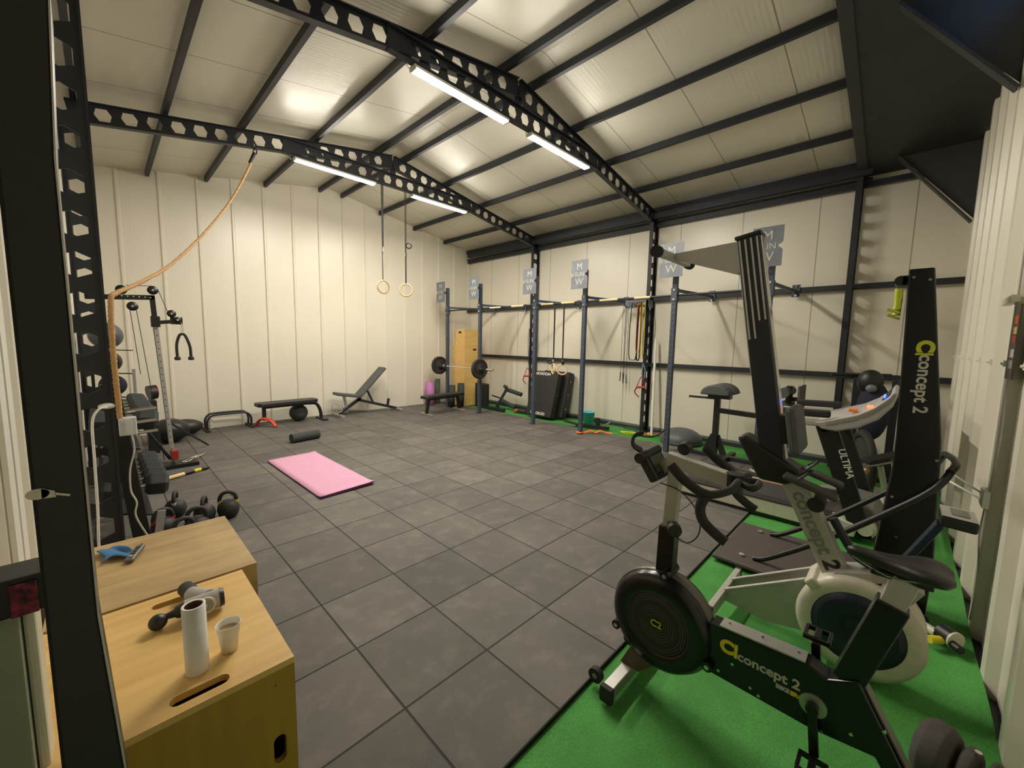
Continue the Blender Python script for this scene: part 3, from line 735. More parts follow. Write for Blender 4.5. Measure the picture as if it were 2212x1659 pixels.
# orange band round the post
t = thing('orange_band', 'orange band looped round the foot of a rig post', 'band', (6.12, 4.18, 0))
mb = MB(); q = .045; mb.tube([(6.12-q, 4.18-q, .03), (6.12+q, 4.18-q, .028), (6.12+q, 4.18+q, .03), (6.12-q, 4.18+q, .032)], .02, 8, closed=True, flat=.4); mb.build('loop', 'orange', t)
mb = MB(); mb.tube([(6.16, 4.14, .02), (6.30, 4.06, .05), (6.36, 4.00, .02), (6.42, 3.94, .055), (6.50, 3.88, .02), (6.56, 3.76, .015)], .022, 8, smooth=5, flat=.25); mb.build('tail', 'orange', t)
# bands on the floor by the column
def band(pts, r, m, label, flat=.4, closed=True, name='resistance_band', grp='bands lying by the wall column'):
    mb = MB(); mb.tube([Vector(p) for p in pts], r, 8, closed=closed, smooth=6, flat=flat); return tag(mb.build(name, m), label, 'band', grp)
band([(6.85, 3.75, .01), (6.75, 3.60, .015), (6.86, 3.42, .01), (7.02, 3.26, .012), (7.06, 3.34, .01), (6.96, 3.5, .012)], .013, 'yellow', 'yellow band loop on the turf, left of the white pipe')
band([(7.0, 3.38, .01), (6.92, 3.22, .02), (7.0, 3.12, .01), (7.12, 3.06, .02), (7.14, 3.18, .03)], .012, 'salmon', 'salmon pink band loop on the turf behind the white pipe')
band([(7.16, 3.1, .03), (7.20, 3.02, .07), (7.26, 3.0, .06), (7.26, 3.1, .02)], .016, 'yellow', 'small yellow band loop beside the dark half ball')
band([(7.2, 3.9, .01), (7.1, 3.72, .03), (7.2, 3.6, .01), (7.26, 3.72, .03)], .008, 'green', 'thin dark green cord tangle at the wall base', closed=True)
mb = MB(); mb.cyl((7.00, 3.21, -.01), (7.24, 3.34, 1.79), .022, 16); tag(mb.build('plastic_pipe', 'white'), 'long white plastic pipe leaning on the wall column', 'pipe')

# ------------------------------------------------------------------ band rack and what hangs from it
t = thing('band_rack', 'grey steel band rack bolted left of the nearer wall column', 'rack', (7.28, 3.65, 2.4))
mb = MB(); mb.bx(7.10, 7.30, 3.46, 3.50, 2.36, 2.50); mb.bx(7.10, 7.112, 3.46, 3.92, 2.36, 2.50); mb.build('plate', 'sheet', t, .003)
text('lettering', 'WOOKOD', .07, 'steel', t, (7.097, 3.69, 2.44), (0, -1, 0), (0, 0, 1))
for i, y in enumerate((3.50, 3.58, 3.66, 3.76, 3.86)):
    mb = MB(); mb.cyl((7.11, y, 2.38), (6.98, y, 2.39), .007, 8); mb.build('peg', 'steel', t)
def hang(y, z0, z1, w, r, m, label, name='resistance_band', flat=.35, x=7.04, grp='bands hanging from the rack'):
    r *= 1.35
    mb = MB(); mb.tube([Vector(p) for p in ((x, y, z0), (x, y-w*.5, z0-.03), (x, y-w*.6, z1+.12), (x, y, z1), (x, y+w*.6, z1+.12), (x, y+w*.5, z0-.03))], r, 8, closed=True, smooth=6, flat=flat)
    return tag(mb.build(name, m), label, 'band', grp)
hang(3.50, 2.40, 1.42, .05, .012, 'yellow', 'yellow band hanging beside the wall column', x=7.03)
hang(3.57, 2.40, 1.38, .05, .018, 'rubber', 'thick black band hanging between yellow and orange bands', x=7.02)
hang(3.57, 2.40, 1.52, .06, .010, 'orange', 'thin orange-brown band hanging beside the black band', x=6.99)
hang(3.69, 2.40, 1.38, .13, .013, 'green', 'long dark green band hanging in a wide loop')
hang(3.79, 2.38, 2.00, .06, .004, 'sage', 'short thin grey-green tube loop on the rack', 'tube_band')
hang(3.87, 2.38, 1.82, .05, .004, 'sage', 'medium thin grey-green tube loop on the rack', 'tube_band')
for i, (y, l) in enumerate(((3.99, 'left jump rope hanging beside the band rack'), (3.92, 'right jump rope hanging beside the band rack'))):
    t = thing('jump_rope', l, 'jump rope', (7.2, y, 1.0), 'jump ropes on the wall')
    mb = MB(); mb.tube([(7.2, y+.02, 1.12), (7.2, y+.025, 2.3), (7.2, y, 2.42), (7.2, y-.025, 2.3), (7.2, y-.03, 1.08)], .004, 6, smooth=5); mb.build('cord', 'rubber', t)
    for dy, dz in ((.02, .12), (-.03, .08)): mb = MB(); mb.cyl((7.2, y+dy, 1.0+dz), (7.2, y+dy*1.4, .82+dz), .010, 8); mb.build('handle', 'steel', t)
# red handled tubes on both columns
def redhandle(y, z, label):
    t = thing('resistance_tube', label, 'resistance tube', (7.1, y, z), 'red handled tubes on the wall columns')
    mb = MB(); mb.cyl((7.12, y+.09, z), (7.12, y-.09, z+.01), .022, 12); mb.build('grip', 'red', t)
    mb = MB(); mb.tube([(7.14, y+.08, z), (7.14, y+.13, z-.10), (7.145, y+.04, z-.19)], .012, 8, smooth=5); mb.tube([(7.14, y+.09, z), (7.15, y+.04, z+.15), (7.155, y, z+.20), (7.15, y-.05, z+.12), (7.14, y-.08, z)], .008, 8, smooth=5); mb.build('loop_strap', 'redtube', t)
redhandle(3.53, .86, 'red handled resistance tube on the nearer wall column')
redhandle(6.46, .86, 'red handled resistance tube on the farther wall column')
mb = MB(); mb.tube([(7.10, 3.50, 1.32), (7.08, 3.44, 1.20), (7.09, 3.46, 1.05)], .016, 8, smooth=5, flat=.3); mb.tube([(7.10, 3.50, 1.32), (7.08, 3.50, 1.18), (7.09, 3.52, 1.10)], .016, 8, smooth=5, flat=.3)
tag(mb.build('loop_band', 'tealband'), 'light blue band tied on the nearer wall column', 'band')
for y, l in ((3.5, 'tangle of dark straps hanging on the nearer wall column'), (6.4, 'dark strap bundle hanging on the farther wall column')):
    mb = MB(); zt = 2.35 if y < 5 else 2.0
    for k in range(5):
        dy = (k-2)*.022; mb.tube([Vector((7.15, y+dy, zt)), Vector((7.14, y+dy*1.4, zt-.25)), Vector((7.145, y+dy*.7+.02, zt-.6)), Vector((7.15, y+dy, zt-.72-.05*k))], .011, 6, smooth=4, flat=.4)
    tag(mb.build('strap_bundle', 'navy'), l, 'straps')
# half ball
t = thing('balance_half_ball', 'dark grey balance half ball lying on the turf strip', 'balance ball', (6.95, 2.62, 0))
mb = MB(); mb.lathe([(.33, 0), (.345, .025), (.335, .05), (.30, .055)], (6.97, 2.66, -.01), n=40); mb.build('base_rim', 'greypad', t)
mb = MB(); mb.lathe([(.34*math.cos(a*math.pi/24), .045+.20*math.sin(a*math.pi/24)) for a in range(13)], (6.97, 2.66, 0), n=40); mb.build('dome', 'greyball', t)

# ------------------------------------------------------------------ glute ham machine
t = thing('glute_ham_bench', 'black glute ham bench with two half round pads by the side wall', 'machine', (6.4, 1.7, 0))
def dpad(y0, x0):
    pts = []
    for i in range(15):
        a = math.pi*i/14; pts.append((x0, y0+.20*math.cos(a), .965+.15*math.sin(a)))
    m_ = MB(); m_.prism(pts, (.24, 0, 0)); return m_
dpad(1.90, 6.10).build('thigh_pad', 'greypad', t, .02); dpad(1.90, 6.40).build('thigh_pad', 'greypad', t, .02)
mb = MB(); mb.beam((6.37, 1.93, .05), (6.37, 1.93, .93), .075, .075, up=(0, 1, 0)); mb.build('front_post', 'black', t, .005)
mb = MB(); mb.bx(6.30, 6.44, 1.75, 2.05, .90, .945); mb.build('pad_mount', 'black', t)
mb = MB(); mb.beam((6.3, 1.95, .90), (6.3, 2.32, .895), .03, .03); mb.build('handle', 'steel', t)
mb = MB(); mb.beam((6.37, 1.90, .72), (6.37, 1.05, .70), .07, .07); mb.build('middle_rail', 'black', t, .004)
mb = MB(); mb.beam((6.37, 1.05, .05), (6.37, 1.05, 1.16), .07, .07, up=(0, 1, 0)); mb.build('rear_post', 'black', t, .004)
mb = MB(); mb.beam((6.37, 2.36, .03), (6.37, .90, .03), .08, .06); mb.build('floor_rail', 'steel', t, .005)
mb = MB(); mb.beam((6.05, 1.75, .03), (6.70, 1.75, .03), .07, .055); mb.build('cross_foot', 'steel', t, .005)
mb = MB(); mb.beam((6.37, 2.06, .06), (6.37, 1.95, .34), .012, .09, up=(0, 1, 0)); mb.beam((6.37, 1.80, .06), (6.37, 1.91, .34), .012, .09, up=(0, 1, 0)); mb.build('gusset', 'black', t)
for z in (1.08, .90):
    mb = MB(); mb.cyl((6.12, 1.08, z), (6.62, 1.08, z), .065, 20); mb.build('foot_roll', 'greypad', t)
mb = MB(); mb.beam((6.37, 1.05, .99), (6.37, .93, .99), .05, .05); mb.build('plate_arm', 'black', t)
mb = MB(); mb.bx(6.15, 6.55, .90, .93, .80, 1.18); mb.build('foot_plate', 'greypad', t, .006)

# ------------------------------------------------------------------ treadmill
t = thing('treadmill', 'grey and black treadmill with a curved silver console', 'treadmill', (4.85, .9, 0))
mb = MB(); mb.bx(4.62, 5.20, .30, 1.72, .09, .15); mb.build('belt', 'belt', t, .01)
mb = MB()
for x in (4.63, 5.18): mb.bx(x, x+.012, .45, 1.70, .1505, .152)
lab(mb.build('guide_line', 'orange', t), 'thin orange guide lines')
def rail(x0, x1):
    m_ = MB(); m_.prism([(x0, .18, .03), (x0, 1.76, .03), (x0, 1.78, .10), (x0, 1.70, .165), (x0, .30, .175), (x0, .16, .14)], (x1-x0, 0, 0)); return m_
rail(4.48, 4.615).build('side_rail', 'offwhite', t, .012); rail(5.205, 5.34).build('side_rail', 'offwhite', t, .012)
mb = MB(); mb.bx(4.475, 4.61, .35, 1.70, .17, .18); mb.build('step_strip', 'rubber', t); mb = MB(); mb.bx(5.21, 5.345, .35, 1.70, .17, .18); mb.build('step_strip', 'rubber', t)
mb = MB(); mb.bx(4.50, 5.32, .30, 1.70, -.006, .035); mb.build('frame', 'black', t, .005)
mb = MB(); mb.cyl((4.50, .115, .12), (4.60, .115, .12), .075, 24); mb.cyl((4.499, .115, .12), (4.49, .115, .12), .055, 24); mb.build('rail_end_cap', 'offwhite', t)
mb = MB(); pts = [(4.62, .62, .16), (4.62, .50, .25), (4.62, .30, .30), (4.62, .08, .27), (4.62, -.02, .12), (4.62, .0, .03), (4.62, .6, .03)]
mb.prism(pts, (.58, 0, 0)); mb.build('motor_cover', 'satindark', t, .02)
def upr(x):
    m_ = MB(); m_.prism([(x, .20, .04), (x, .05, .04), (x, .37, .98), (x, .53, .98)], (.055, 0, 0)); return m_
u1 = upr(4.50).build('upright', 'black', t, .006); upr(5.26).build('upright', 'black', t, .006)
text('lettering', 'ULTIMA', .075, 'paper', u1, (4.499, .285, .665), (0, -.32, -.94), (0, -1, .3), bold=.001)
mb = MB(); P = []
prof = [(.56, 1.01), (.48, 1.035), (.39, 1.07), (.27, 1.12), (.17, 1.19), (.09, 1.28), (.06, 1.335)]
prof2 = [(.035, 1.31), (.06, 1.21), (.14, 1.09), (.26, 1.0), (.40, .95), (.50, .955)]
for y, z in prof+prof2: P.append((4.42, y-.03, z))
mb.prism(P, (1.0, 0, 0)); lab(mb.build('console', 'silvergrey', t, .015), 'curved silver-grey console')
mb = MB(); mb.prism([(4.415, y-.03, z-.012) for y, z in prof[1:]]+[(4.415, y-.03, z-.045) for y, z in reversed(prof[1:])], (.006, 0, 0)); mb.build('side_trim', 'silver', t)
mb = MB(); mb.prism([(4.60, .10, 1.235), (4.60, .05, 1.29), (5.24, .05, 1.29), (5.24, .10, 1.235)], (0, .004, .006)); mb.build('display', 'black', t)
mb = MB(); mb.bx(4.55, 4.78, .085, .095, 1.262, 1.278); mb.build('blue_readout', 'ledblue', t)
mb = MB(); mb.bx(4.48, 4.60, .15, .19, 1.172, 1.188); mb.build('red_readout', 'ledred', t)
for x in (4.46, 5.30):
    mb = MB(); mb.beam((x, .42, 1.09), (x, .80, 1.075), .06, .065); mb.build('arm_grip', 'rubber', t, .015)
    mb = MB(); mb.beam((x, .45, 1.0), (x, .92, .99), .05, .055); lab(mb.build('arm_rail', 'silvergrey', t, .012), 'grey arm rail')
mb = MB(); mb.cyl((4.50, .46, .95), (5.32, .46, .95), .03, 14); mb.build('cross_bar', 'steel', t)
mb = MB(); mb.tube([(4.70, .30, .33), (4.62, .20, .36), (4.60, .44, .36)], .025, 10, smooth=4); tag(mb.build('hand_grip', 'rubber'), 'ribbed black grip lying on the treadmill cover', 'grip')
# small items on the console
mb = MB(); mb.bx(4.55, 4.63, .25, .31, 1.118, 1.145); tag(mb.build('orange_clip', 'orange', bevel=.006), 'orange clip lying on the treadmill console', 'clip')

# ------------------------------------------------------------------ tall black storage stand and bicycle wheel in the near corner
t = thing('weight_machine', 'tall black cable stand behind the treadmill console', 'machine', (6.7, .3, 0))
mb = MB(); mb.bx(6.70, 6.80, .36, .44, 0, 1.30); mb.build('post', 'steel', t, .004)
mb = MB(); mb.bx(6.95, 7.03, .0, .08, 0, 1.28); mb.build('post', 'steel', t, .004)
mb = MB(); mb.cyl((6.62, .66, 1.335), (6.95, .10, 1.34), .022, 12); mb.build('cross_handle', 'steel', t)
mb = MB(); mb.beam((6.60, .45, .02), (7.1, -.25, .02), .12, .05); mb.build('base', 'steel', t, .005)
mb = MB(); mb.tube([(6.4, .08, 1.16), (6.55, -.02, 1.30), (6.7, -.08, 1.32), (6.95, -.26, 1.31)], .024, 10, smooth=5); mb.build('curved_handle', 'black', t)
t = thing('backpack', 'dark hooded jacket and bag hanging behind the treadmill console', 'bag', (6.65, .15, .6))
mb = MB(); mb.ball((6.52, .27, 1.27), .15, (.7, .85, 1.0), 22); mb.build('hood', 'black', t)
mb = MB(); mb.ball((6.52, .22, .92), .19, (.6, .85, 1.9), 22); mb.build('body', 'navyfab', t)
mb = MB(); mb.ball((6.41, .25, 1.20), .055, (.7, 1, .9), 12); lab(mb.build('label_patch', 'sheet', t), 'grey patch'); 
t = thing('wheel', 'dark spoked wheel with a wide tyre leaning behind the treadmill leg', 'wheel', (6.25, .20, 0))
cx_ = (6.20, .24, .36); ax = (.30, -.95, .06)
mb = MB(); mb.ring(cx_, .32, .045, ax, 40, 12); mb.build('tyre', 'rubber', t)
mb = MB(); mb.cyl(Vector(cx_)-Vector(ax).normalized()*.03, Vector(cx_)+Vector(ax).normalized()*.03, .27, 32); mb.build('disc_cover', 'iron', t)
mb = MB(); mb.cyl(Vector(cx_)-Vector(ax).normalized()*.05, Vector(cx_)+Vector(ax).normalized()*.05, .03, 12); mb.build('hub', 'chrome', t)
t = thing('folding_bench', 'small black bench with a silver frame beside the tall black machine', 'bench', (5.5, -.05, 0))
mb = MB(); mb.beam((5.50, .20, .50), (5.85, -.22, .64), .14, .05); mb.build('pad', 'vinyl', t, .012)
mb = MB(); mb.beam((5.47, .23, .45), (5.88, -.24, .58), .05, .03); mb.beam((5.60, .08, .46), (5.72, .0, .055), .04, .04); mb.build('frame', 'silver', t, .004)
mb = MB(); mb.cyl((5.50, .27, .42), (5.44, .17, .42), .03, 12); mb.build('axle', 'gold', t)
mb = MB(); mb.bx(5.35, 6.3, -.30, .12, 0, .05); tag(mb.build('foam_board', 'offwhite'), 'pale board lying on the turf behind the treadmill', 'board')
mb = MB(); mb.ball((6.0, -.12, .09), .14, (1.2, .8, .28)); tag(mb.build('towel', 'bluelite'), 'light blue towel lying on the pale board', 'towel')
mb = MB(); mb.beam((6.1, 1.35, -.0), (5.55, .55, -.0), .10, .02); tag(mb.build('wooden_slat', 'offwhite'), 'pale slat lying on the turf behind the treadmill', 'slat')

# ------------------------------------------------------------------ ski machine
t = thing('ski_machine', 'tall black ski machine with lime handles and a footboard', 'machine', (3.5, 0, 0))
mb = MB(); x0, x1 = 3.42, 3.66
P = [(.025, 2.15), (-.085, 2.15), (-.20, 1.13), (-.235, .35), (-.225, 0), (.06, 0), (-.005, .9), (-.005, 1.13)]
mb.prism([(x0, y, z) for y, z in P], (x1-x0, 0, 0)); tw = mb.build('tower', 'gloss', t, .008)
for y, z in ((-.0, .98), (-.19, 1.02), (.0, 2.1), (-.07, 2.08), (-.02, .75), (-.2, .6), (-.06, .5)): mb = MB(); mb.cyl((x0, y, z), (x0-.006, y, z), .008, 8); mb.build('bolt', 'chrome', tw)
mb = MB(); mb.cyl((3.46, .055, 2.09), (3.62, .055, 2.09), .03, 16); mb.bx(3.46, 3.62, .02, .05, 2.06, 2.12); mb.build('pulley_head', 'black', t, .004)
def skih(x, dz):
    m_ = MB(); m_.tube([(x, .058, 2.04+dz), (x, .056, 1.95+dz), (x, .060, 1.915+dz)], [.020, .017, .018, .022], 12, smooth=4)
    m_.box((x, .072, 1.905+dz), (.045, .065, .014), rot('X', 25)); return m_
skih(3.44, 0).build('pull_handle', 'lime', t, .003); skih(3.53, -.03).build('pull_handle', 'lime', t, .003)
xd = (0, -.03, -1)
text('lettering', 'concept 2', .088, 'paperdim', tw, (x0-.001, -.092, 1.465), (0, .0, -1), (0, -1, 0), bold=.002, shear=.0)
text('logo', 'C', .10, 'lime', tw, (x0-.001, -.082, 1.69), (0, 0, -1), (0, -1, 0), bold=.006)
mb = MB(); mb.bx(x0-.0015, x0, -.122, -.045, 1.638, 1.650); mb.build('logo_bar', 'lime', tw)
mb = MB(); mb.bx(3.28, 4.12, -.12, .96, .0, .035); mb.build('footboard', 'brownboard', t, .02)
for x in (3.42, 3.98):
    mb = MB(); mb.tube([(x, .70, .045), (x, .60, .09), (x-.01, .30, .34), (x-.03, -.06, .70), (x-.02, -.20, .86), (x+.06, -.26, .96)], .019, 10, smooth=6); mb.build('brace_tube', 'black', t)
mb = MB(); mb.tube([(3.45, -.25, .955), (3.55, -.28, .985), (3.72, -.28, .985), (4.02, -.26, .96)], .02, 10, smooth=5); mb.build('rear_tube', 'black', t)
for x in (3.42, 3.98): mb = MB(); mb.cyl((x, .78, .035), (x, .78, .05), .02, 12); mb.build('foot_bolt', 'chrome', t)

# ------------------------------------------------------------------ rower, stored upright
t = thing('rowing_machine', 'silver rowing machine stored upright on its flywheel end', 'rowing machine', (2.7, .1, 0))
fc = (2.67, .055, .262); R = .252
mb = MB(); mb.lathe([(.180, -.10), (.188, -.105), (.23, -.10), (.255, -.085), (R, -.05), (R, .05), (.255, .085), (.23, .10), (.16, .10)], fc, (1, 0, 0), 48); lab(mb.build('flywheel_housing', 'whitewarm', t), 'white flywheel housing')
mb = MB(); mb.lathe([(0, -.085), (.06, -.10), (.12, -.108), (.185, -.104), (.185, -.05)], fc, (1, 0, 0), 48); mb.lathe([(0, .085), (.172, .098), (.172, .05)], fc, (1, 0, 0), 48); mb.build('fan_screen', 'navydark', t)
mb = MB()
for r in (.05, .065, .08, .095, .11, .125, .14, .155): mb.ring((fc[0]-.100-.006*min(1, r/.12), fc[1], fc[2]), r, .0016, (1, 0, 0), 40, 5)
mb.build('fan_grille', 'black', t, kind='stuff')
for a in (112, 40): 
    p = Vector((fc[0], fc[1]+R*math.cos(math.radians(a)), fc[2]+R*math.sin(math.radians(a)))); mb = MB(); mb.beam(p-Vector((.11, 0, 0)), p+Vector((.11, 0, 0)), .055, .05, up=(0, math.cos(math.radians(a)), math.sin(math.radians(a)))); mb.build('housing_lug', 'whitewarm', t, .01)
# front leg assembly: floor cross bar and two tapered plates
mb = MB(); mb.beam((2.40, .69, .115), (2.97, .69, .115), .035, .075, up=(0, 0, 1)); mb.build('floor_bar', 'satin', t, .004)
for x in (2.395, 2.975): mb = MB(); mb.bx(x-.012, x+.012, .67, .71, .065, .155); mb.build('rubber_foot', 'rubber', t, .004)
for x in (2.645, 2.80):
    mb = MB(); mb.prism([(x, .68, .15), (x, .68, .08), (x, .45, .06), (x, .16, .12), (x, .12, .40), (x, .20, .455)], (.006, 0, 0)); mb.build('leg_plate', 'satin', t)
    mb = MB(); mb.beam((x+.003, .68, .152), (x+.003, .18, .462), .028, .010); mb.build('leg_flange', 'satin', t)
mb = MB(); mb.bx(2.64, 2.815, .10, .20, .42, .47); mb.build('leg_bridge', 'satin', t, .004)
# frame from flywheel up to the rail
mb = MB(); mb.beam((2.70, .15, .44), (2.70, .40, .955), .075, .115, up=(0, -1, .5)); mf = mb.build('main_frame', 'satin', t, .004)
dv = Vector((0, -.25, -.515)).normalized()
text('lettering', 'concept', .10, 'dimprint', mf, (2.661, .285, .72), dv, (0, -.9, .43), sx=1.05, bold=.002)
text('lettering', '2', .10, 'black', mf, (2.661, .185, .515), dv, (0, -.9, .43), bold=.004)
mb = MB(); mb.prism([(2.62, .17, .50), (2.62, .13, .455), (2.62, -.13, .565), (2.62, -.11, .60)], (.15, 0, 0)); mb.build('top_frame', 'satin', t, .003)
mb = MB(); mb.prism([(2.60, -.125, .55), (2.60, -.165, .54), (2.60, -.075, .37), (2.60, -.02, .40), (2.60, -.07, .565)], (.13, 0, 0)); mb.build('frame_block', 'satin', t, .004)
mb = MB(); mb.tube([(2.70, .20, .76), (2.70, .10, .60), (2.70, .02, .56)], .022, 10, smooth=4); mb.build('handle_grip', 'navydark', t)
mb = MB(); mb.cyl((2.66, .275, .82), (2.76, .275, .82), .04, 18); mb.build('caster', 'rubber', t)
# catch area, foot plates
mb = MB(); mb.prism([(2.63, .68, 1.13), (2.63, .64, 1.15), (2.63, .36, 1.0), (2.63, .33, .95), (2.63, .42, .90), (2.63, .55, .90)], (.15, 0, 0)); mb.build('rail_joint', 'black', t, .02)
for x, dx in ((2.60, 0), (2.86, 0)):
    mb = MB(); mb.beam((x, .42, .97), (x, .18, .90), .09, .028, up=(0, .3, 1)); mb.build('foot_plate', 'greypaddark', t, .012)
    mb = MB(); mb.tube([(x-.05, .35, .97), (x, .30, 1.02), (x+.05, .35, .97)], .012, 8, smooth=4, flat=.4); mb.build('foot_strap', 'black', t)
# monorail
top, bot = Vector((2.70, .705, 2.30)), Vector((2.70, .485, .98))
rd = (top-bot).normalized(); ru = Vector((0, -1, 0)); ru = (ru-rd*ru.dot(rd)).normalized()
mb = MB(); mb.beam(bot, top, .10, .115, up=ru); mr = mb.build('monorail', 'navyrail', t, .003)
for x in (-.036, -.012, .012, .036):
    mb = MB(); q = -ru*.058+Vector((x*1.15, 0, 0)); mb.beam(bot+q+rd*.55, top+q-rd*.01, .012, .008, up=ru); mb.build('rail_rib', 'silver', t)
for s_ in (-1,): 
    for k in (-.036, -.012, .012, .036):
        mb = MB(); q = Vector((-.051, 0, 0))+ru*k*1.25; mb.beam(bot+q+rd*(.75+.1*(k > 0)), top+q-rd*.01, .008, .010, up=ru); mb.build('rail_rib', 'silver', t)
mb = MB(); mb.beam(bot+ru*.061, top+ru*.061, .06, .008, up=ru); mb.build('rail_track', 'chrome', t)
mb = MB(); mb.beam(top, top+rd*.02, .115, .135, up=ru); mb.build('rail_end', 'black', t, .004)
# rear leg pointing out at the top
for x in (2.66, 2.74):
    mb = MB(); mb.prism([(x-.003, .74, 2.285), (x-.003, .72, 2.10), (x-.003, 1.12, 2.235), (x-.003, 1.13, 2.265)], (.006, 0, 0)); mb.build('rear_leg_plate', 'satin', t)
mb = MB(); mb.beam((2.70, .74, 2.10), (2.70, 1.12, 2.235), .085, .012); mb.build('rear_leg_web', 'satin', t)
mb = MB(); mb.beam((2.45, 1.15, 2.245), (2.95, 1.15, 2.245), .04, .045); mb.build('rear_floor_bar', 'satin', t, .006)
for x in (2.44, 2.96): mb = MB(); mb.cyl((x-.02, 1.15, 2.245), (x+.02, 1.15, 2.245), .036, 14); mb.build('rear_foot', 'rubber', t, .006)
# seat
mb = MB(); c = bot+rd*.22+ru*.125
mb.beam(c-rd*.13, c+rd*.13, .26, .055, up=ru); mb.build('seat', 'greypad', t, .024)
mb = MB(); mb.beam(c-rd*.08-ru*.05, c+rd*.08-ru*.05, .11, .06, up=ru); mb.build('seat_carriage', 'black', t, .005)
# monitor on its arm
mb = MB(); mb.beam((2.70, -.07, .60), (2.66, -.185, .875), .075, .028, up=(0, -1, -.5)); mb.build('monitor_arm', 'navy', t, .004)
mb = MB(); mb.box((2.66, -.235, .91), (.18, .115, .05), rot('X', 3)); mo_ = mb.build('monitor', 'black', t, .010)
mb = MB(); mb.box((2.66, -.235, .937), (.175, .11, .004), rot('X', 3)); mb.build('monitor_face', 'silvergrey', mo_, .002)
mb = MB(); mb.box((2.665, -.24, .940), (.105, .055, .003), rot('X', 3)); mb.build('screen', 'lcd', mo_)

# ------------------------------------------------------------------ exercise bike in the foreground
t = thing('exercise_bike', 'black exercise bike with a fan housing and drop handlebars, in front', 'exercise bike', (1.79, .35, 0))
fc = (1.785, .715, .385); R = .237; BX = 1.79
mb = MB(); mb.lathe([(.145, -.068), (.155, -.075), (.20, -.072), (.222, -.058), (R-.004, -.03), (R-.004, .03), (.222, .058), (.20, .072), (.14, .075)], fc, (1, 0, 0), 56); mb.build('flywheel_housing', 'gloss', t)
mb = MB(); mb.lathe([(R-.003, -.028), (R+.001, -.026), (R+.001, .026), (R-.003, .028)], fc, (1, 0, 0), 56); lab(mb.build('housing_band', 'gunmetal', t), 'brushed grey rim band')
mb = MB(); mb.lathe([(0, -.062), (.05, -.066), (.10, -.07), (.152, -.066), (.152, -.03)], fc, (1, 0, 0), 56); mb.lathe([(0, .06), (.152, .068), (.152, .03)], fc, (1, 0, 0), 48); fs_ = mb.build('fan_screen', 'rubber', t)
mb = MB()
for k in range(11): r = .035+.011*k; mb.ring((fc[0]-.0655-.003*min(1, r/.1), fc[1], fc[2]), r, .0012, (1, 0, 0), 44, 5)
mb.build('fan_grille', 'gunmetal', fs_, kind='stuff')
text('logo', 'C2', .045, 'lime', fs_, (fc[0]-.070, fc[1], fc[2]), (0, -1, 0), (0, 0, 1), bold=.001)
for a in (95, 200, 330):
    q = Vector((0, math.cos(math.radians(a)), math.sin(math.radians(a)))); p = Vector(fc)+q*(R+.002)
    mb = MB(); mb.cyl(p-Vector((.06, 0, 0)), p+Vector((.06, 0, 0)), .022, 16); lg = mb.build('housing_lug', 'gloss', t)
    mb = MB(); mb.cyl(p-Vector((.06, 0, 0)), p-Vector((.064, 0, 0)), .010, 10); mb.build('lug_bolt', 'chrome', lg)
# frame
FX0, FX1 = 1.75, 1.83
def yzprism(P, x0, x1): m_ = MB(); m_.prism([(x0, y, z) for y, z in P], (x1-x0, 0, 0)); return m_
bf = yzprism([(.50, .49), (.15, .505), (.10, .485), (.015, .53), (-.155, .22), (-.27, .03), (-.20, .03), (-.045, .29), (.13, .265), (.50, .27)], FX0, FX1).build('main_frame', 'gloss', t, .006)
mb = MB(); mb.beam((BX, .46, .495), (BX, .165, .508), .07, .006); lab(mb.build('top_plate', 'silver', t), 'silver top plate')
for y in (.43, .31, .19): mb = MB(); mb.cyl((BX, y, .498+(.46-y)*.04), (BX, y, .503+(.46-y)*.04), .006, 8); mb.build('plate_bolt', 'chrome', t)
mb = MB(); mb.beam((BX, .012, .535), (BX, -.27, .03), .05, .006, up=(0, -.9, .5)); mb.build('rear_edge_strip', 'gunmetal', t)
for y, z in ((.45, .30), (.33, .30), (.30, .285), (.10, .28), (-.06, .40), (-.10, .26), (.02, .33), (.40, .36)): mb = MB(); mb.cyl((FX0, y, z), (FX0-.004, y, z), .006, 8); mb.build('frame_bolt', 'chrome', bf)
text('lettering', 'concept 2', .053, 'paperdim', bf, (FX0-.001, .278, .407), (0, -1, 0), (0, 0, 1), bold=.0015)
text('lettering', 'C', .075, 'yellow', bf, (FX0-.001, .425, .42), (0, -1, 0), (0, 0, 1), bold=.004)
mb = MB(); mb.bx(FX0-.001, FX0, .385, .397, .39, .45); mb.build('logo_bar', 'yellow', bf)
text('lettering', 'BIKE', .022, 'paperdim', bf, (FX0-.001, .225, .366), (0, -1, 0), (0, 0, 1), bold=.0015)
text('lettering', 'ERG', .022, 'yellow', bf, (FX0-.001, .180, .366), (0, -1, 0), (0, 0, 1), bold=.0015)
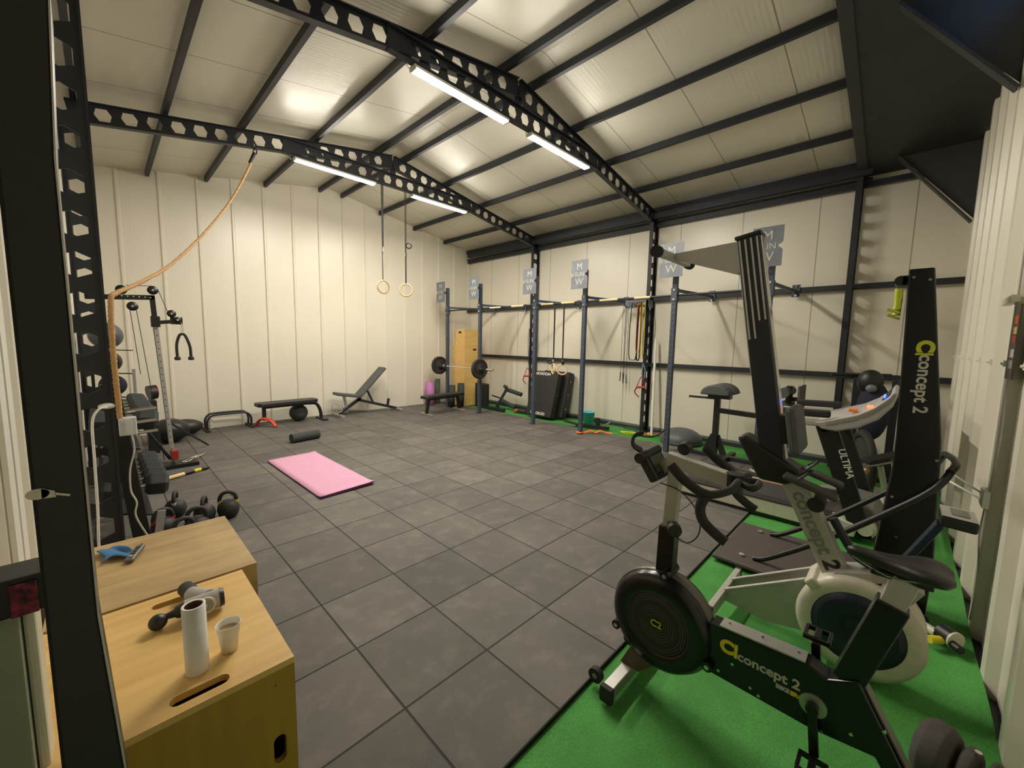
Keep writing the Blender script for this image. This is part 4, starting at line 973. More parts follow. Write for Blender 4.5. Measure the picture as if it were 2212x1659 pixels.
# feet
mb = MB(); mb.beam((1.56, .86, .045), (2.02, .86, .045), .055, .055); lab(mb.build('front_foot', 'silver', t, .004), 'silver front floor bar')
for x in (1.555, 2.025): mb = MB(); mb.bx(x-.015, x+.015, .828, .892, .0, .078); mb.build('foot_cap', 'rubber', t, .006)
mb = MB(); mb.cyl((1.60, .955, .042), (1.628, .955, .042), .036, 20); tw_ = mb.build('transport_wheel', 'rubber', t)
mb = MB(); mb.cyl((1.598, .955, .042), (1.63, .955, .042), .013, 12); mb.build('wheel_hub', 'silver', tw_)
mb = MB(); mb.cyl((1.95, .955, .042), (1.978, .955, .042), .036, 20); mb.build('transport_wheel', 'rubber', t)
yzprism([(.90, .07), (.80, .07), (.70, .18), (.83, .22)], 1.745, 1.83).build('front_bracket', 'bronze', t, .003)
mb = MB(); mb.beam((1.56, -.245, .03), (2.02, -.245, .03), .06, .05); mb.build('rear_foot', 'rubber', t, .006)
# handlebar post
mb = MB(); mb.beam((BX, .715, .58), (BX, .71, .84), .062, .075, up=(0, 1, 0)); mb.build('front_post', 'gloss', t, .004)
mb = MB(); mb.beam((BX, .71, .80), (BX, .695, 1.10), .045, .055, up=(0, 1, 0)); lab(mb.build('post_slider', 'satin', t, .003), 'silver sliding post')
mb = MB(); mb.beam((BX, .735, 1.155), (BX, .455, 1.115), .05, .06); lab(mb.build('stem_beam', 'satin', t, .004), 'silver stem beam')
mb = MB(); mb.beam((BX, .79, 1.06), (BX, .72, 1.15), .045, .02, up=(1, 0, 0)); mb.build('stem_bracket', 'satin', t)
mb = MB(); mb.cyl((BX-.03, .68, .85), (BX-.06, .66, .85), .03, 10); mb.tube([(BX-.04, .70, .87), (BX-.05, .66, .86), (BX-.05, .655, .82)], .008, 6, smooth=4); mb.build('height_knob', 'black', t)
mb = MB(); mb.cyl((BX+.03, .68, 1.20), (BX+.07, .68, 1.205), .028, 10); mb.build('reach_knob', 'black', t)
mb = MB(); mb.cyl((BX, .455, 1.075), (BX, .455, 1.15), .034, 18); mb.build('bar_clamp', 'black', t)
# handlebars
def bars(s_):
    X = lambda d: BX+s_*d
    m_ = MB(); m_.tube([(X(.0), .44, 1.125), (X(.07), .43, 1.13), (X(.13), .44, 1.115), (X(.19), .50, 1.10), (X(.20), .58, 1.135), (X(.20), .64, 1.185)], [.015, .015, .016, .019, .020, .020], 12, smooth=6); m_.build('handlebar', 'rubber', t)
    m_ = MB(); m_.tube([(X(.185), .50, 1.10), (X(.205), .515, 1.05), (X(.21), .50, 1.0), (X(.21), .455, .965), (X(.21), .415, .945)], .019, 12, smooth=6); m_.build('drop_grip', 'rubber', t)
bars(-1); bars(1)
mb = MB(); mb.tube([(BX-.0, .44, 1.125), (BX+.05, .38, 1.12), (BX-.05, .38, 1.12)], .014, 8, closed=True, smooth=5); mb.build('centre_loop', 'rubber', t)
# monitor and phone holder
Rm = Matrix.Rotation(math.radians(-35), 3, 'X')
mb = MB(); mb.box((BX-.01, .79, 1.11), (.17, .045, .13), Rm); mo_ = mb.build('monitor', 'black', t, .012)
mb = MB(); mb.box(Vector((BX-.01, .79, 1.11))+Rm @ Vector((0, -.024, .005)), (.12, .004, .075), Rm); mb.build('screen', 'lcd', mo_)
mb = MB(); mb.cyl((BX-.115, .82, 1.155), (BX+.07, .82, 1.165), .024, 16); mb.build('monitor_bar', 'black', t)
mb = MB(); mb.tube([(BX-.03, .85, 1.17), (BX-.06, .88, 1.20), (BX-.05, .88, 1.24), (BX-.01, .86, 1.25)], .024, 8, smooth=5, flat=.3); mb.tube([(BX-.05, .87, 1.245), (BX+.04, .83, 1.23), (BX+.10, .80, 1.26)], .004, 6, smooth=4); mb.build('phone_holder', 'black', t)
mb = MB(); mb.tube([(BX-.06, .74, 1.05), (BX-.02, .66, 1.02), (BX-.03, .58, .95), (BX-.03, .57, .86), (BX-.03, .62, .80), (BX-.03, .70, .83)], .0028, 6, smooth=8); mb.build('sensor_cable', 'black', t)
# saddle
mb = MB(); mb.beam((BX, .045, .50), (BX, -.045, .83), .06, .085, up=(0, 1, 0)); mb.build('seat_tube', 'gloss', t, .004)
mb = MB(); mb.beam((BX, -.035, .80), (BX, -.068, .925), .045, .065, up=(0, 1, 0)); lab(mb.build('seat_slider', 'satin', t, .003), 'silver seat slider')
mb = MB(); mb.tube([(BX-.02, -.12, .94), (BX-.02, -.02, .925), (BX-.005, .07, .955)], .004, 6, smooth=5); mb.tube([(BX+.02, -.12, .94), (BX+.02, -.02, .925), (BX+.005, .07, .955)], .004, 6, smooth=5); mb.build('saddle_rail', 'chrome', t)
mb = MB(); n = 14; vs = []
SQ = .83
SEC = [(.085, .008, .972, .018), (.07, .022, .978, .028), (.03, .028, .976, .032), (-.02, .034, .972, .036), (-.07, .052, .972, .040), (-.12, .082, .978, .044), (-.17, .095, .980, .044), (-.205, .088, .976, .036), (-.222, .055, .972, .02)]
for y, w, z, h in SEC:
    y = .085+(y-.085)*SQ
    for i in range(n):
        a = 2*math.pi*i/n; zz = math.sin(a); vs.append((BX+w*math.cos(a), y, z+(h*.45 if zz > 0 else h)*zz - (.010 if abs(math.cos(a)) < .25 and zz > 0 and y < 0 else 0)))
fs = [(k*n+i, k*n+(i+1) % n, (k+1)*n+(i+1) % n, (k+1)*n+i) for k in range(len(SEC)-1) for i in range(n)]
mb.add(vs, fs, True); mb.add(vs, [tuple(range(n)), tuple(range((len(SEC)-1)*n, len(SEC)*n))[::-1]]); so = mb.build('saddle', 'vinyl', t); so.modifiers.new('s', 'SUBSURF').levels = 1
mb = MB(); mb.bx(BX-.02, BX+.02, -.13, .02, .915, .935); mb.build('saddle_clamp', 'black', t, .004)
# cranks
cc = Vector((BX, .13, .365))
mb = MB(); mb.cyl(cc-Vector((.048, 0, 0)), cc-Vector((.040, 0, 0)), .042, 28); lab(mb.build('crank_disc', 'silver', t), 'silver crank disc')
for s_, dz, dy in ((-1, -.165, -.02), (1, .17, .02)):
    a = cc+Vector((s_*.062, 0, 0)); b2 = cc+Vector((s_*.075, dy, dz))
    mb = MB(); mb.beam(a, b2, .016, .030, up=(0, 1, 0)); mb.cyl(a-Vector((.012, 0, 0)), a+Vector((.012, 0, 0)), .020, 14); ca_ = mb.build('crank_arm', 'gloss', t, .004)
    p = b2+Vector((s_*.055, 0, 0))
    mb = MB(); mb.box(p, (.085, .022, .018)); mb.box(p+Vector((0, .038, 0)), (.08, .012, .022)); mb.box(p-Vector((0, .038, 0)), (.08, .012, .022)); mb.box(p+Vector((.04*s_, 0, 0)), (.012, .085, .020)); mb.box(p-Vector((.036*s_, 0, 0)), (.012, .085, .018)); mb.build('pedal', 'black', ca_, .003)

# ------------------------------------------------------------------ plywood boxes in the left foreground
from mathutils.geometry import tessellate_polygon
def stadium(cx, cy, L, r, ax=0, n=8):
    P = []
    for s_ in (1, -1):
        for i in range(n+1):
            a = -math.pi/2+math.pi*i/n; u = s_*(L/2-r)+s_*r*math.cos(a); v = s_*r*math.sin(a)
            P.append((cx+u, cy+v) if ax == 0 else (cx+v, cy+u))
    return P
def board(outer, holes, f, vec):
    mb = MB(); loops = [outer]+holes; flat = [p for l in loops for p in l]
    tris = tessellate_polygon([[Vector((p[0], p[1], 0)) for p in l] for l in loops])
    vec = Vector(vec); base = [Vector(f(*p)) for p in flat]; n = len(flat)
    mb.add(base+[p+vec for p in base], [tuple(t) for t in tris]+[tuple(n+i for i in reversed(t)) for t in tris])
    o = 0
    for l in loops:
        k = len(l); mb.add([base[o+i] for i in range(k)]+[base[o+i]+vec for i in range(k)], [(i, (i+1) % k, k+(i+1) % k, k+i) for i in range(k)]); o += k
    return mb
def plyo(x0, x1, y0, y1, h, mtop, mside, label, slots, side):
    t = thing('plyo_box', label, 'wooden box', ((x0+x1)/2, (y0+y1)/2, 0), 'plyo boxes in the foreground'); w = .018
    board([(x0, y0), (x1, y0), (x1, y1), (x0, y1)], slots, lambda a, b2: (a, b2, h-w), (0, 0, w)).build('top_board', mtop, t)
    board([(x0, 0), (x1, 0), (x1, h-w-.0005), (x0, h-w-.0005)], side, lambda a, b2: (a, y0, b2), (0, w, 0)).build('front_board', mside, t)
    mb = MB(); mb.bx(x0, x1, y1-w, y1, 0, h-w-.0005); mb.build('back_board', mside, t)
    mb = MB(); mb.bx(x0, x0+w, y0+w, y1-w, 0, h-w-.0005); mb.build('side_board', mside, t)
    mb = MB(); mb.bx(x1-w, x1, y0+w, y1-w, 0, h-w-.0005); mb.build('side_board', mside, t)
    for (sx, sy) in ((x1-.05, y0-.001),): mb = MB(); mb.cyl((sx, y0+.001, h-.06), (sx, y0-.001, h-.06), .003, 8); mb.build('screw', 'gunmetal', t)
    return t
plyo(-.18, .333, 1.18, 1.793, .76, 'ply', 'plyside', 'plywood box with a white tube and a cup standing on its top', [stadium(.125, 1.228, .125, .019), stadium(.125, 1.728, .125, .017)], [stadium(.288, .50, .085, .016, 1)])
plyo(-.18, .385, 1.80, 2.40, .765, 'plyworn', 'plyworn', 'worn plywood box with a blue cloth and remote control on top', [], [])
mb = MB(); mb.lathe([(.0265, 0), (.0265, .19), (.0205, .19), (.0205, 0), (.0265, 0)], (.13, 1.31, .761), (.0, .0, 1), 32); mb.cur = 1; mb.lathe([(.0203, .189), (.0203, .002)], (.13, 1.31, .761), n=32)
tag(mb.build('cardboard_tube', ['white', 'cardboard']), 'white cardboard tube standing upright on the nearer plywood box', 'tube')
t = thing('paper_cup', 'small white cup of milky coffee on the nearer plywood box', 'cup', (.208, 1.335, .76))
mb = MB(); mb.lathe([(0, .001), (.020, .001), (.0255, .050), (.0262, .052), (.030, .080), (.0318, .082), (.0305, .0835), (.0288, .080), (.0245, .05), (.019, .004), (0, .004)], (.208, 1.335, .761), n=32); mb.build('cup_body', 'white', t)
mb = MB(); mb.lathe([(0, .064), (.0262, .064)], (.208, 1.335, .761), n=32); mb.build('coffee', 'coffee', t)
# massage gun
t = thing('massage_gun', 'silver and black massage gun lying on the nearer plywood box', 'massage gun', (.16, 1.59, .76))
mb = MB(); mb.cone((.135, 1.585, .797), (.225, 1.578, .797), .026, .030, 28); mb.build('body', 'silvergrey', t, .004)
mb = MB(); mb.cone((.225, 1.578, .797), (.238, 1.577, .797), .031, .027, 28); mb.build('end_cap', 'black', t, .003)
mb = MB(); mb.tube([(.20, 1.60, .797), (.175, 1.65, .792), (.165, 1.68, .79)], [.026, .024, .024], 20, smooth=4); mb.build('neck', 'silvergrey', t)
mb = MB(); mb.cyl((.167, 1.675, .79), (.155, 1.735, .788), .024, 24); mb.build('handle', 'charfoam', t, .003)
mb = MB(); mb.cyl((.190, 1.565, .797), (.186, 1.545, .803), .024, 28); mb.build('motor_pod', 'offwhite', t, .003)
mb = MB()
for r in (.006, .010, .014, .018): mb.ring((.1855, 1.5435, .8035), r, .0008, (-.2, -1, .3), 30, 4)
mb.build('vent_rings', 'gunmetal', t, kind='stuff')
mb = MB(); mb.lathe([(.021, 0), (.019, .02), (.012, .026), (.009, .045), (.013, .055)], (.135, 1.585, .796), (-1, .05, -.1), 20); mb.build('head_shaft', 'black', t)
mb = MB(); mb.ball((.070, 1.585, .785), .024); mb.build('ball_head', 'black', t)
# cloth and remote on the farther box
mb = MB(); n = 12; vs = []
for j in range(n+1):
    for i in range(n+1):
        u, v = i/n, j/n
        x = -.055+.085*u+.012*math.sin(5*v); y = 2.18+.13*v+.02*math.sin(4*u)
        vs.append((x, y, .768+.012*abs(math.sin(3.3*u+2*v))+.010*abs(math.sin(5*v+1))))
mb.add(vs, [(j*(n+1)+i, j*(n+1)+i+1, (j+1)*(n+1)+i+1, (j+1)*(n+1)+i) for j in range(n) for i in range(n)], True)
o = mb.build('cloth', 'blue'); tag(o, 'crumpled blue cloth lying on the worn plywood box', 'cloth'); so = o.modifiers.new('s', 'SOLIDIFY'); so.thickness = .003
t = thing('remote_control', 'dark remote control beside the blue cloth', 'remote control', (.042, 2.195, .765))
mb = MB(); mb.beam((.022, 2.13, .776), (.066, 2.26, .776), .030, .016); mb.build('casing', 'gunmetal', t, .006)
for k in range(4): mb = MB(); p = Vector((.022, 2.13, .785)).lerp(Vector((.066, 2.26, .785)), .2+.18*k); mb.cyl(p, p+Vector((0, 0, .002)), .007, 12); mb.build('button', 'charfoam' if k else 'silvergrey', t)
mb = MB(); mb.beam((.060, 2.225, .786), (.070, 2.255, .786), .008, .002); mb.build('green_mark', 'green', t)

# ------------------------------------------------------------------ kettlebells
def kettle(x, y, label, r=.09, band_=None, a=0, tilt=0):
    t = thing('kettlebell', label, 'kettlebell', (x, y, 0), 'kettlebells behind the plywood boxes')
    mb = MB(); mb.lathe([(0, 0), (r*.62, 0), (r*.85, r*.28), (r, r*.85), (r*.93, r*1.35), (r*.7, r*1.72), (r*.35, r*1.88), (0, r*1.92)], (x, y, 0), n=28); mb.build('bell', 'iron', t)
    ca, sa = math.cos(a), math.sin(a); w = r*.72
    P = [(-w*.9, 1.45), (-w*1.02, 1.95), (-w*.78, 2.45), (-w*.3, 2.68), (w*.3, 2.68), (w*.78, 2.45), (w*1.02, 1.95), (w*.9, 1.45)]
    mb = MB(); mb.tube([Vector((x+u*ca, y+u*sa, z*r)) for u, z in P], r*.185, 12, smooth=5); mb.build('handle', 'iron', t)
    if band_:
        for s_ in (-1, 1):
            mb = MB(); mb.cyl((x+s_*w*.93*ca, y+s_*w*.93*sa, r*1.55), (x+s_*w*1.02*ca, y+s_*w*1.02*sa, r*1.82), r*.215, 14); lab(mb.build('colour_band', band_, t), band_.replace('offwhite', 'white')+' colour band')
kettle(.735, 4.38, 'kettlebell with yellow bands, rightmost beyond the plywood boxes', .088, 'yellow', -.3)
kettle(.56, 4.40, 'kettlebell with a red band, left of the yellow banded one', .084, 'red', 1.2)
kettle(.39, 4.72, 'kettlebell with a white band, farthest back of the group', .084, 'offwhite', 1.3)
kettle(.27, 4.28, 'kettlebell with a red band beside the dumbbell rack', .088, 'red', .3)
kettle(.37, 3.98, 'plain kettlebell half hidden behind the worn plywood box', .085, None, .2)
kettle(.47, 4.12, 'kettlebell with a wide handle just above the box edge', .090, None, 0)

# ------------------------------------------------------------------ dumbbell rack with its dumbbells
t = thing('dumbbell_rack', 'black dumbbell rack along the left wall behind the hexagon column', 'rack', (.1, 5.2, 0))
for y in (4.05, 6.25):
    mb = MB(); mb.beam((.14, y, 0), (.02, y, 1.32), .10, .07, up=(0, 1, 0)); mb.build('end_post', 'black', t, .004)
    mb = MB(); mb.beam((-.15, y, .02), (.30, y, .02), .07, .04); mb.build('foot', 'black', t, .004)
for x, z in ((.10, .350), (.06, .875)):
    for dx in (-.07, .07):
        mb = MB(); mb.beam((x+dx, 4.05, z-dx*.3-.03), (x+dx, 6.25, z-dx*.3-.03), .06, .012, up=(.3, 0, 1)); mb.build('shelf_rail', 'steel', t)
mb = MB(); mb.beam((.20, 4.02, 0), (.25, 4.02, .32), .05, .012, up=(0, 1, 0)); mb.build('brace', 'silvergrey', t)
def dumbbell(x, y, z, r, L, label, col=None, group='dumbbells on the rack'):
    t = thing('dumbbell', label, 'dumbbell', (x, y, z-r), group)
    for s_ in (-1, 1):
        mb = MB(); c = Vector((x+s_*L/2, y, z)); n = 6
        mb.lathe([(0, -.07), (r*.72, -.07), (r, -.045), (r, .045), (r*.72, .07), (0, .07)], c, (1, 0, -.12), 6)
        mb.sm = [False]*len(mb.sm); mb.build('head', 'charfoam', t, .006)
        if col: mb = MB(); mb.cyl(c+Vector((s_*.071, 0, 0)), c+Vector((s_*.074, 0, 0)), r*.6, 18); mb.build('end_disc', col, t)
    mb = MB(); mb.cyl((x-L/2+.06, y, z), (x+L/2-.06, y, z), .017, 14); lab(mb.build('grip', 'chrome', t), 'chrome grip')
for k in range(6):
    r = .098-.006*k; y = 4.22+.225*k-.006*k*k
    dumbbell(.115, y, .485, r, .26, ['largest lower shelf dumbbell at the near end of the rack', 'second dumbbell from the near end on the lower shelf', 'third dumbbell from the near end on the lower shelf', 'fourth dumbbell from the near end on the lower shelf',
             'fifth dumbbell from the near end on the lower shelf', 'smallest visible dumbbell on the lower shelf'][k])
for k in range(7):
    r = .088-.003*k; y = 4.30+.235*k
    dumbbell(.09, y, 1.00, r, .25, ['dumbbell at the near end of the upper shelf, beside the white socket box', 'second dumbbell from the near end on the upper shelf', 'third dumbbell from the near end on the upper shelf', 'fourth dumbbell from the near end on the upper shelf',
             'fifth dumbbell from the near end on the upper shelf', 'sixth dumbbell from the near end on the upper shelf', 'farthest dumbbell on the upper shelf'][k], None)
for x, y, z, r, m, l in ((.07, 7.0, 1.045, .13, 'navyfab', 'navy ball on the ball stand, lowest of the column'), (.045, 7.0, 1.34, .13, 'black', 'black ball in the middle of the ball stand'),
                         (.045, 7.25, 1.66, .165, 'greyball', 'grey ball on top of the ball stand')):
    mb = MB(); mb.ball((x, y, z), r, n=28); tag(mb.build('medicine_ball', m), l, 'ball', 'balls on the ball stand')
t = thing('ball_stand', 'thin silver upright stand carrying the dark balls by the left wall', 'stand', (.0, 7.1, 0))
mb = MB(); mb.beam((.26, 6.84, 0), (.26, 6.84, 1.25), .03, .03, up=(0, 1, 0)); mb.build('upright', 'silvergrey', t)
mb = MB(); mb.beam((-.1, 7.2, 0), (-.1, 7.2, 1.475), .03, .03, up=(0, 1, 0)); mb.build('upright', 'steel', t)
for z in (.895, 1.193, 1.482): mb = MB(); mb.beam((-.1, 7.2, z), (.26, 6.84, z), .03, .012); mb.build('tray', 'steel', t)
mb = MB(); mb.bx(-.14, .30, 6.8, 7.3, 0, .025); mb.build('base', 'steel', t)
mb = MB(); mb.cyl((.42, 7.6, .86), (.50, 7.62, .87), .10, 24); t = mb.build('foam_cylinder', 'black'); tag(t, 'black cylinder with a red end behind the upper dumbbells', 'roller')
mb = MB(); mb.cyl((.50, 7.62, .87), (.508, 7.622, .87), .098, 24); r_ = mb.build('red_end', 'red', t); lab(r_, 'red end disc')
mb = MB(); mb.bx(.38, .50, 7.5, 7.75, 0, .755); tag(mb.build('cabinet', 'black', bevel=.01), 'black low cabinet under the red-ended cylinder', 'cabinet')
# socket box and its cable
t = thing('socket_box', 'white socket box clipped at the near end of the dumbbell rack', 'socket', (.08, 4.02, .95))
mb = MB(); mb.bx(.05, .145, 3.94, 4.01, .95, 1.08); mb.build('casing', 'socketlite', t, .006)
mb = MB(); mb.bx(.085, .115, 3.935, 3.94, .965, 1.07); mb.build('label_plate', 'white', t)
for z in (1.12, .95, 1.03): mb = MB(); mb.cyl((.10, 3.99, z), (.26, 3.99, z+.01), .012, 10); mb.build('metal_bar', 'chrome', t)
mb = MB(); mb.tube([Vector(p) for p in ((.115, 3.94, .95), (.12, 3.93, .84), (.09, 3.93, .70), (.085, 3.92, .55), (.11, 3.90, .46), (.10, 3.88, .36), (.17, 3.86, .15), (.20, 3.86, .02))], .0055, 8, smooth=8)
tag(mb.build('thin_cable', 'offwhite'), 'thin white cable hanging from the white socket box', 'cable')
mb = MB(); mb.tube([Vector(p) for p in ((.00, 3.40, 1.235), (-.035, 3.37, 1.23), (-.065, 3.35, 1.16), (-.070, 3.35, .95), (-.075, 3.34, .65), (-.085, 3.33, .38), (-.085, 3.32, .02))], .007, 8, smooth=8)
t = mb.build('white_cable', 'white'); tag(t, 'thick white cable running down the hexagon column to the boxes', 'cable')
mb = MB(); mb.ball((.00, 3.42, 1.24), .04, (1, .6, .45), 14); mb.build('plug', 'white', t)

# ------------------------------------------------------------------ climbing rope
t = thing('climbing_rope', 'tan climbing rope swung from the far beam to the left column', 'rope', (1.6, 6.4, 4.0))
P = [Vector(p) for p in ((1.50, 6.25, 3.96), (1.46, 6.17, 3.84), (1.17, 5.8, 3.27), (.79, 5.2, 2.70), (.46, 4.6, 2.28), (.21, 4.0, 2.04), (.085, 3.56, 1.93), (.055, 3.44, 1.86), (.047, 3.42, 1.56), (.050, 3.42, 1.31), (.052, 3.42, 1.16))]
Q = spline(P, 22); mb = MB()
for ph in (0, 2.094, 4.189):
    pts = []
    s_ = 0
    for i, p in enumerate(Q):
        d = (Q[min(i+1, len(Q)-1)]-Q[max(i-1, 0)]).normalized(); x = d.cross(Vector((.3, .9, .1))).normalized(); y = d.cross(x)
        if i: s_ += (Q[i]-Q[i-1]).length
        a = ph+s_*2*math.pi/.085; pts.append(p+x*.0065*math.cos(a)+y*.0065*math.sin(a))
    mb.tube(pts, .009, 6)
mb.build('strand', 'rope', t)
mb = MB(); mb.cyl((1.565, 6.36, 4.08), (1.48, 6.21, 3.90), .022, 12); mb.build('rope_sleeve', 'rubber', t)
mb = MB(); mb.ring((1.58, 6.38, 4.115), .04, .007, (.9, .3, 0), 20, 8); mb.build('carabiner', 'steel', t)
mb = MB(); mb.cyl((1.58, 6.4, 4.13), (1.58, 6.4, 4.22), .01, 8); mb.build('hook', 'chrome', t)

# ------------------------------------------------------------------ cable tower
t = thing('cable_tower', 'cable pulley tower with a perforated post and black rope handle', 'machine', (.55, 6.6, 0))
mb = MB(); mb.beam((.56, 6.62, .02), (.475, 6.6, 1.92), .045, .045, up=(0, 1, 0)); lab(mb.build('post', 'satin', t, .003), 'silver perforated post')
mb = MB()
for k in range(22):
    z = .15+.08*k; x = .56-.085*(z-.02)/1.9; mb.cyl((x-.002, 6.62-.0235, z), (x-.002, 6.62-.0245-.02*z/1.9*0, z), .007, 8)
mb.v = [(v[0], v[1]-.02*(v[2]/1.9), v[2]) for v in mb.v]; mb.build('hole', 'black', t, kind='stuff')
mb = MB(); mb.beam((.475, 6.6, 1.88), (.465, 6.6, 2.15), .05, .05, up=(0, 1, 0)); mb.build('post_head', 'black', t, .003)
mb = MB(); mb.beam((.49, 6.6, 2.13), (-.1, 6.6, 2.09), .05, .055); mb.build('top_arm', 'black', t, .003)
for x in (.20, .25, .30, .35, .40, .45): mb = MB(); mb.cyl((x, 6.574, 2.125), (x, 6.572, 2.125), .008, 8); mb.build('arm_hole', 'chrome', t)
mb = MB(); mb.box((.48, 6.6, 1.84), (.085, .085, .13)); mb.beam((.50, 6.6, 1.83), (.66, 6.6, 1.85), .04, .045); mb.box((.68, 6.6, 1.86), (.12, .03, .09)); mb.build('front_arm', 'black', t, .004)
for x, z, r in ((.475, 2.215, .052), (.20, 2.195, .052), (.285, 2.01, .052), (.635, 1.945, .045), (.69, 1.87, .038)):
    mb = MB(); mb.lathe([(.01, -.014), (r, -.014), (r-.008, 0), (r, .014), (.01, .014)], (x, 6.58, z), (0, 1, 0), 28); mb.build('pulley', 'black', t)
    mb = MB(); mb.cyl((x, 6.56, z), (x, 6.555, z), .012, 10); mb.build('pulley_bolt', 'chrome', t)
for a, b2 in (((.24, 2.25), (.46, 2.265)), ((.52, 2.24), (.60, 1.97)), ((.315, 1.98), (.47, .1)), ((.26, 1.98), (.31, 1.2)), ((.455, 1.78), (.54, .1))):
    mb = MB(); mb.cyl((a[0], 6.58, a[1]), (b2[0], 6.6, b2[1]), .0035, 6); mb.build('cable', 'steel', t)
mb = MB(); mb.bx(.35, .80, 6.45, 6.72, .0, .05); mb.build('base_plate', 'black', t, .004)
mb = MB(); mb.beam((.53, 6.6, .10), (.30, 6.66, .55), .03, .03); mb.beam((.56, 6.7, .55), (1.05, 7.5, .02), .02, .02); mb.build('brace', 'steel', t)
mb = MB(); mb.box((.57, 6.55, .16), (.07, .07, .12)); lab(mb.build('slider', 'redtube', t, .006), 'dark red slider')
t = thing('triceps_rope', 'black rope handle hanging from the cable tower', 'rope handle', (.73, 6.58, 1.4))
mb = MB(); mb.tube([Vector(p) for p in ((.665, 6.58, 1.40), (.665, 6.58, 1.56), (.695, 6.58, 1.67), (.725, 6.58, 1.695), (.757, 6.58, 1.67), (.795, 6.58, 1.54), (.80, 6.58, 1.40))], .016, 10, smooth=6); mb.build('rope_loop', 'rubber', t)
for x in (.665, .80): mb = MB(); mb.lathe([(0, -.022), (.028, -.02), (.033, 0), (.028, .022), (0, .024)], (x, 6.58, 1.385), n=18); mb.build('end_knob', 'rubber', t)
mb = MB(); mb.tube([Vector(p) for p in ((.715, 6.58, 1.86), (.735, 6.58, 1.80), (.735, 6.58, 1.73), (.72, 6.58, 1.74), (.72, 6.58, 1.79), (.735, 6.58, 1.80))], .004, 6, smooth=4); mb.build('carabiner', 'chrome', t)
t = thing('triangle_grip', 'chrome triangle handle lying right of the cable tower foot', 'handle', (.8, 6.75, .02), 'triangle handles at the cable tower')
mb = MB(); mb.tube([Vector(p) for p in ((.74, 6.75, .04), (.84, 6.85, .04), (.93, 6.92, .04), (.86, 6.80, .04), (.76, 6.72, .04))], .008, 6, closed=True); mb.build('frame', 'chrome', t)
t = thing('triangle_grip', 'small chrome triangle handle lying nearest the cable tower foot', 'handle', (.66, 6.5, .02), 'triangle handles at the cable tower')
mb = MB(); mb.tube([Vector(p) for p in ((.64, 6.50, .07), (.72, 6.56, .07), (.76, 6.60, .07), (.70, 6.46, .07), (.63, 6.46, .07))], .008, 6, closed=True); mb.build('frame', 'chrome', t)
t = thing('battle_rope_end', 'short black and tan rope end lying before the cable tower', 'rope', (.62, 6.1, 0))
for a, b2, m in (((.44, 5.98, .024), (.60, 6.06, .024), 'tape'), ((.60, 6.06, .024), (.70, 6.11, .024), 'black'), ((.70, 6.11, .024), (.77, 6.14, .024), 'yellow'), ((.77, 6.14, .024), (.85, 6.18, .024), 'black')):
    mb = MB(); mb.cyl(a, b2, .022, 12); mb.build('wrap', m, t)

# key stuck on the doorway post
t = thing('key', 'pale key sticking on the black doorway post', 'key', (-.07, .828, 1.45))
kx = lambda x: x
mb = MB(); mb.prism([(-.0735+.010*math.cos(a*math.pi/8)*1.1, .8265, 1.452+.0075*math.sin(a*math.pi/8)) for a in range(16)], (0, .002, 0)); mb.prism([(-.070, .8265, 1.459), (-.058, .8265, 1.453), (-.057, .8265, 1.444), (-.070, .8265, 1.445)], (0, .002, 0)); mb.build('bow', 'offwhite', t)
mb = MB(); mb.beam((-.058, .8275, 1.449), (-.044, .8275, 1.443), .002, .003); mb.build('blade', 'offwhite', t)

# ------------------------------------------------------------------ things on and by the corrugated wall
t = thing('wifi_router', 'white router with two aerials fixed on the corrugated wall', 'router', (3.6, -.41, .8))
mb = MB(); mb.bx(3.52, 3.66, YN+.006, YN+.035, .76, .86); mb.build('casing', 'white', t, .004)
mb = MB(); mb.cyl((3.60, -.40, .83), (3.72, -.27, .90), .006, 8); mb.build('aerial', 'white', t)
mb = MB(); mb.cyl((3.62, -.40, .79), (3.80, -.27, .83), .006, 8); mb.build('aerial', 'white', t)
mb = MB(); mb.tube([Vector(p) for p in ((3.58, YN+.008, 3.3), (3.56, YN+.01, 2.1), (3.50, YN+.012, 1.6), (3.42, YN+.012, 1.2), (3.52, YN+.012, .88))], .0045, 6, smooth=8); mb.tube([Vector(p) for p in ((3.60, YN+.012, .78), (3.66, YN+.012, .55), (3.50, YN+.012, .35), (3.56, YN+.012, .06))], .0045, 6, smooth=8)
tag(mb.build('wall_cable', 'silvergrey'), 'thin grey cable running down the corrugated wall to the router', 'cable')
t = thing('product_poster', 'narrow dark poster with orange and white bands on the corrugated wall', 'poster', (3.5, YN+.02, 1.7))
mb = MB(); mb.bx(3.38, 3.56, YN+.008, YN+.016, 1.52, 1.92); mb.build('sheet', 'bronze', t)
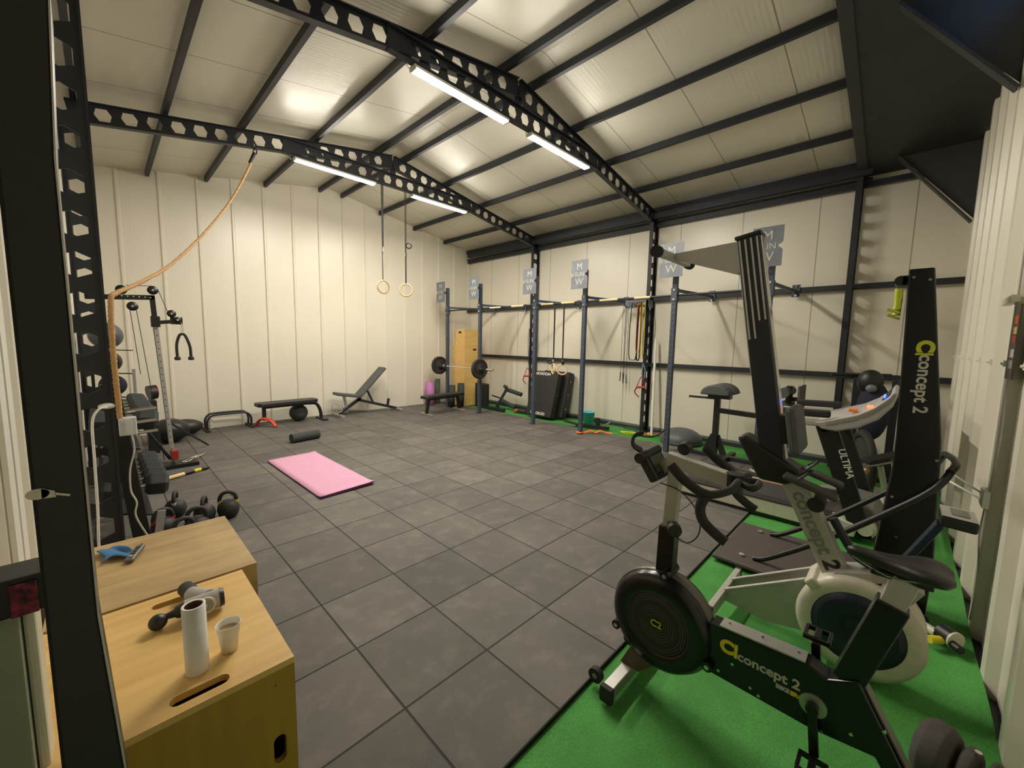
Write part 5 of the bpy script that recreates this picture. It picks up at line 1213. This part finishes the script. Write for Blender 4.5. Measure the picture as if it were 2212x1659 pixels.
for k, (z, m) in enumerate(((1.84, 'orange'), (1.78, 'tape'), (1.74, 'red'), (1.66, 'paper'), (1.60, 'silvergrey'))): mb = MB(); mb.bx(3.39, 3.50, YN+.016, YN+.0175, z-.022, z+.022); mb.build('print_band', m, t)
t = thing('wall_hook', 'small cream shelf bracket above the dark poster', 'bracket', (3.45, YN+.02, 2.0)); mb = MB(); mb.bx(3.50, 3.80, YN+.006, YN+.04, 1.94, 1.98); mb.build('bracket_body', 'offwhite', t)
t = thing('ab_roller', 'white and black roller with a yellow grip on the turf by the wall', 'roller', (3.35, -.28, 0))
mb = MB(); mb.cyl((3.37, -.17, .05), (3.33, -.21, .05), .045, 20); mb.build('wheel', 'black', t, .004)
mb = MB(); mb.cyl((3.32, -.22, .04), (3.275, -.27, .04), .025, 16); mb.build('white_grip', 'offwhite', t)
mb = MB(); mb.cyl((3.30, -.29, .05), (3.25, -.34, .05), .048, 20); mb.build('wheel', 'black', t, .004)
mb = MB(); mb.cyl((3.252, -.338, .05), (3.245, -.345, .05), .05, 20); mb.build('white_ring', 'offwhite', t)
mb = MB(); mb.cyl((3.20, -.24, .03), (3.24, -.29, .03), .022, 14); mb.build('yellow_grip', 'yellow', t)
mb = MB(); mb.cyl((3.23, -.33, .035), (3.19, -.36, .035), .022, 14); mb.build('end_grip', 'black', t)
# large dumbbell at the lower right corner
t = thing('large_dumbbell', 'large grey-brown dumbbell in the lower right corner of the room', 'dumbbell', (2.3, -.28, 0))
ax = Vector((-.35, -1, 0)).normalized(); c0 = Vector((2.16, -.22, .125))
for k, (o_, R_, w_) in enumerate(((0, .115, .05), (.085, .095, .022), (.14, .09, .012))):
    mb = MB(); c = c0+ax*o_; mb.lathe([(0, -w_), (R_*.8, -w_), (R_, -w_*.5), (R_, w_*.5), (R_*.8, w_), (0, w_)], c, ax, 30); mb.build('head_plate', 'dustrubber', t, .004)
mb = MB(); mb.cyl(c0, c0+ax*.17, .03, 16); mb.build('core', 'black', t)
mb = MB(); mb.cyl(c0+ax*.10+Vector((0, .0, .098)), c0+ax*.10+Vector((0, 0, .104)), .010, 10); mb.build('bolt', 'chrome', t)
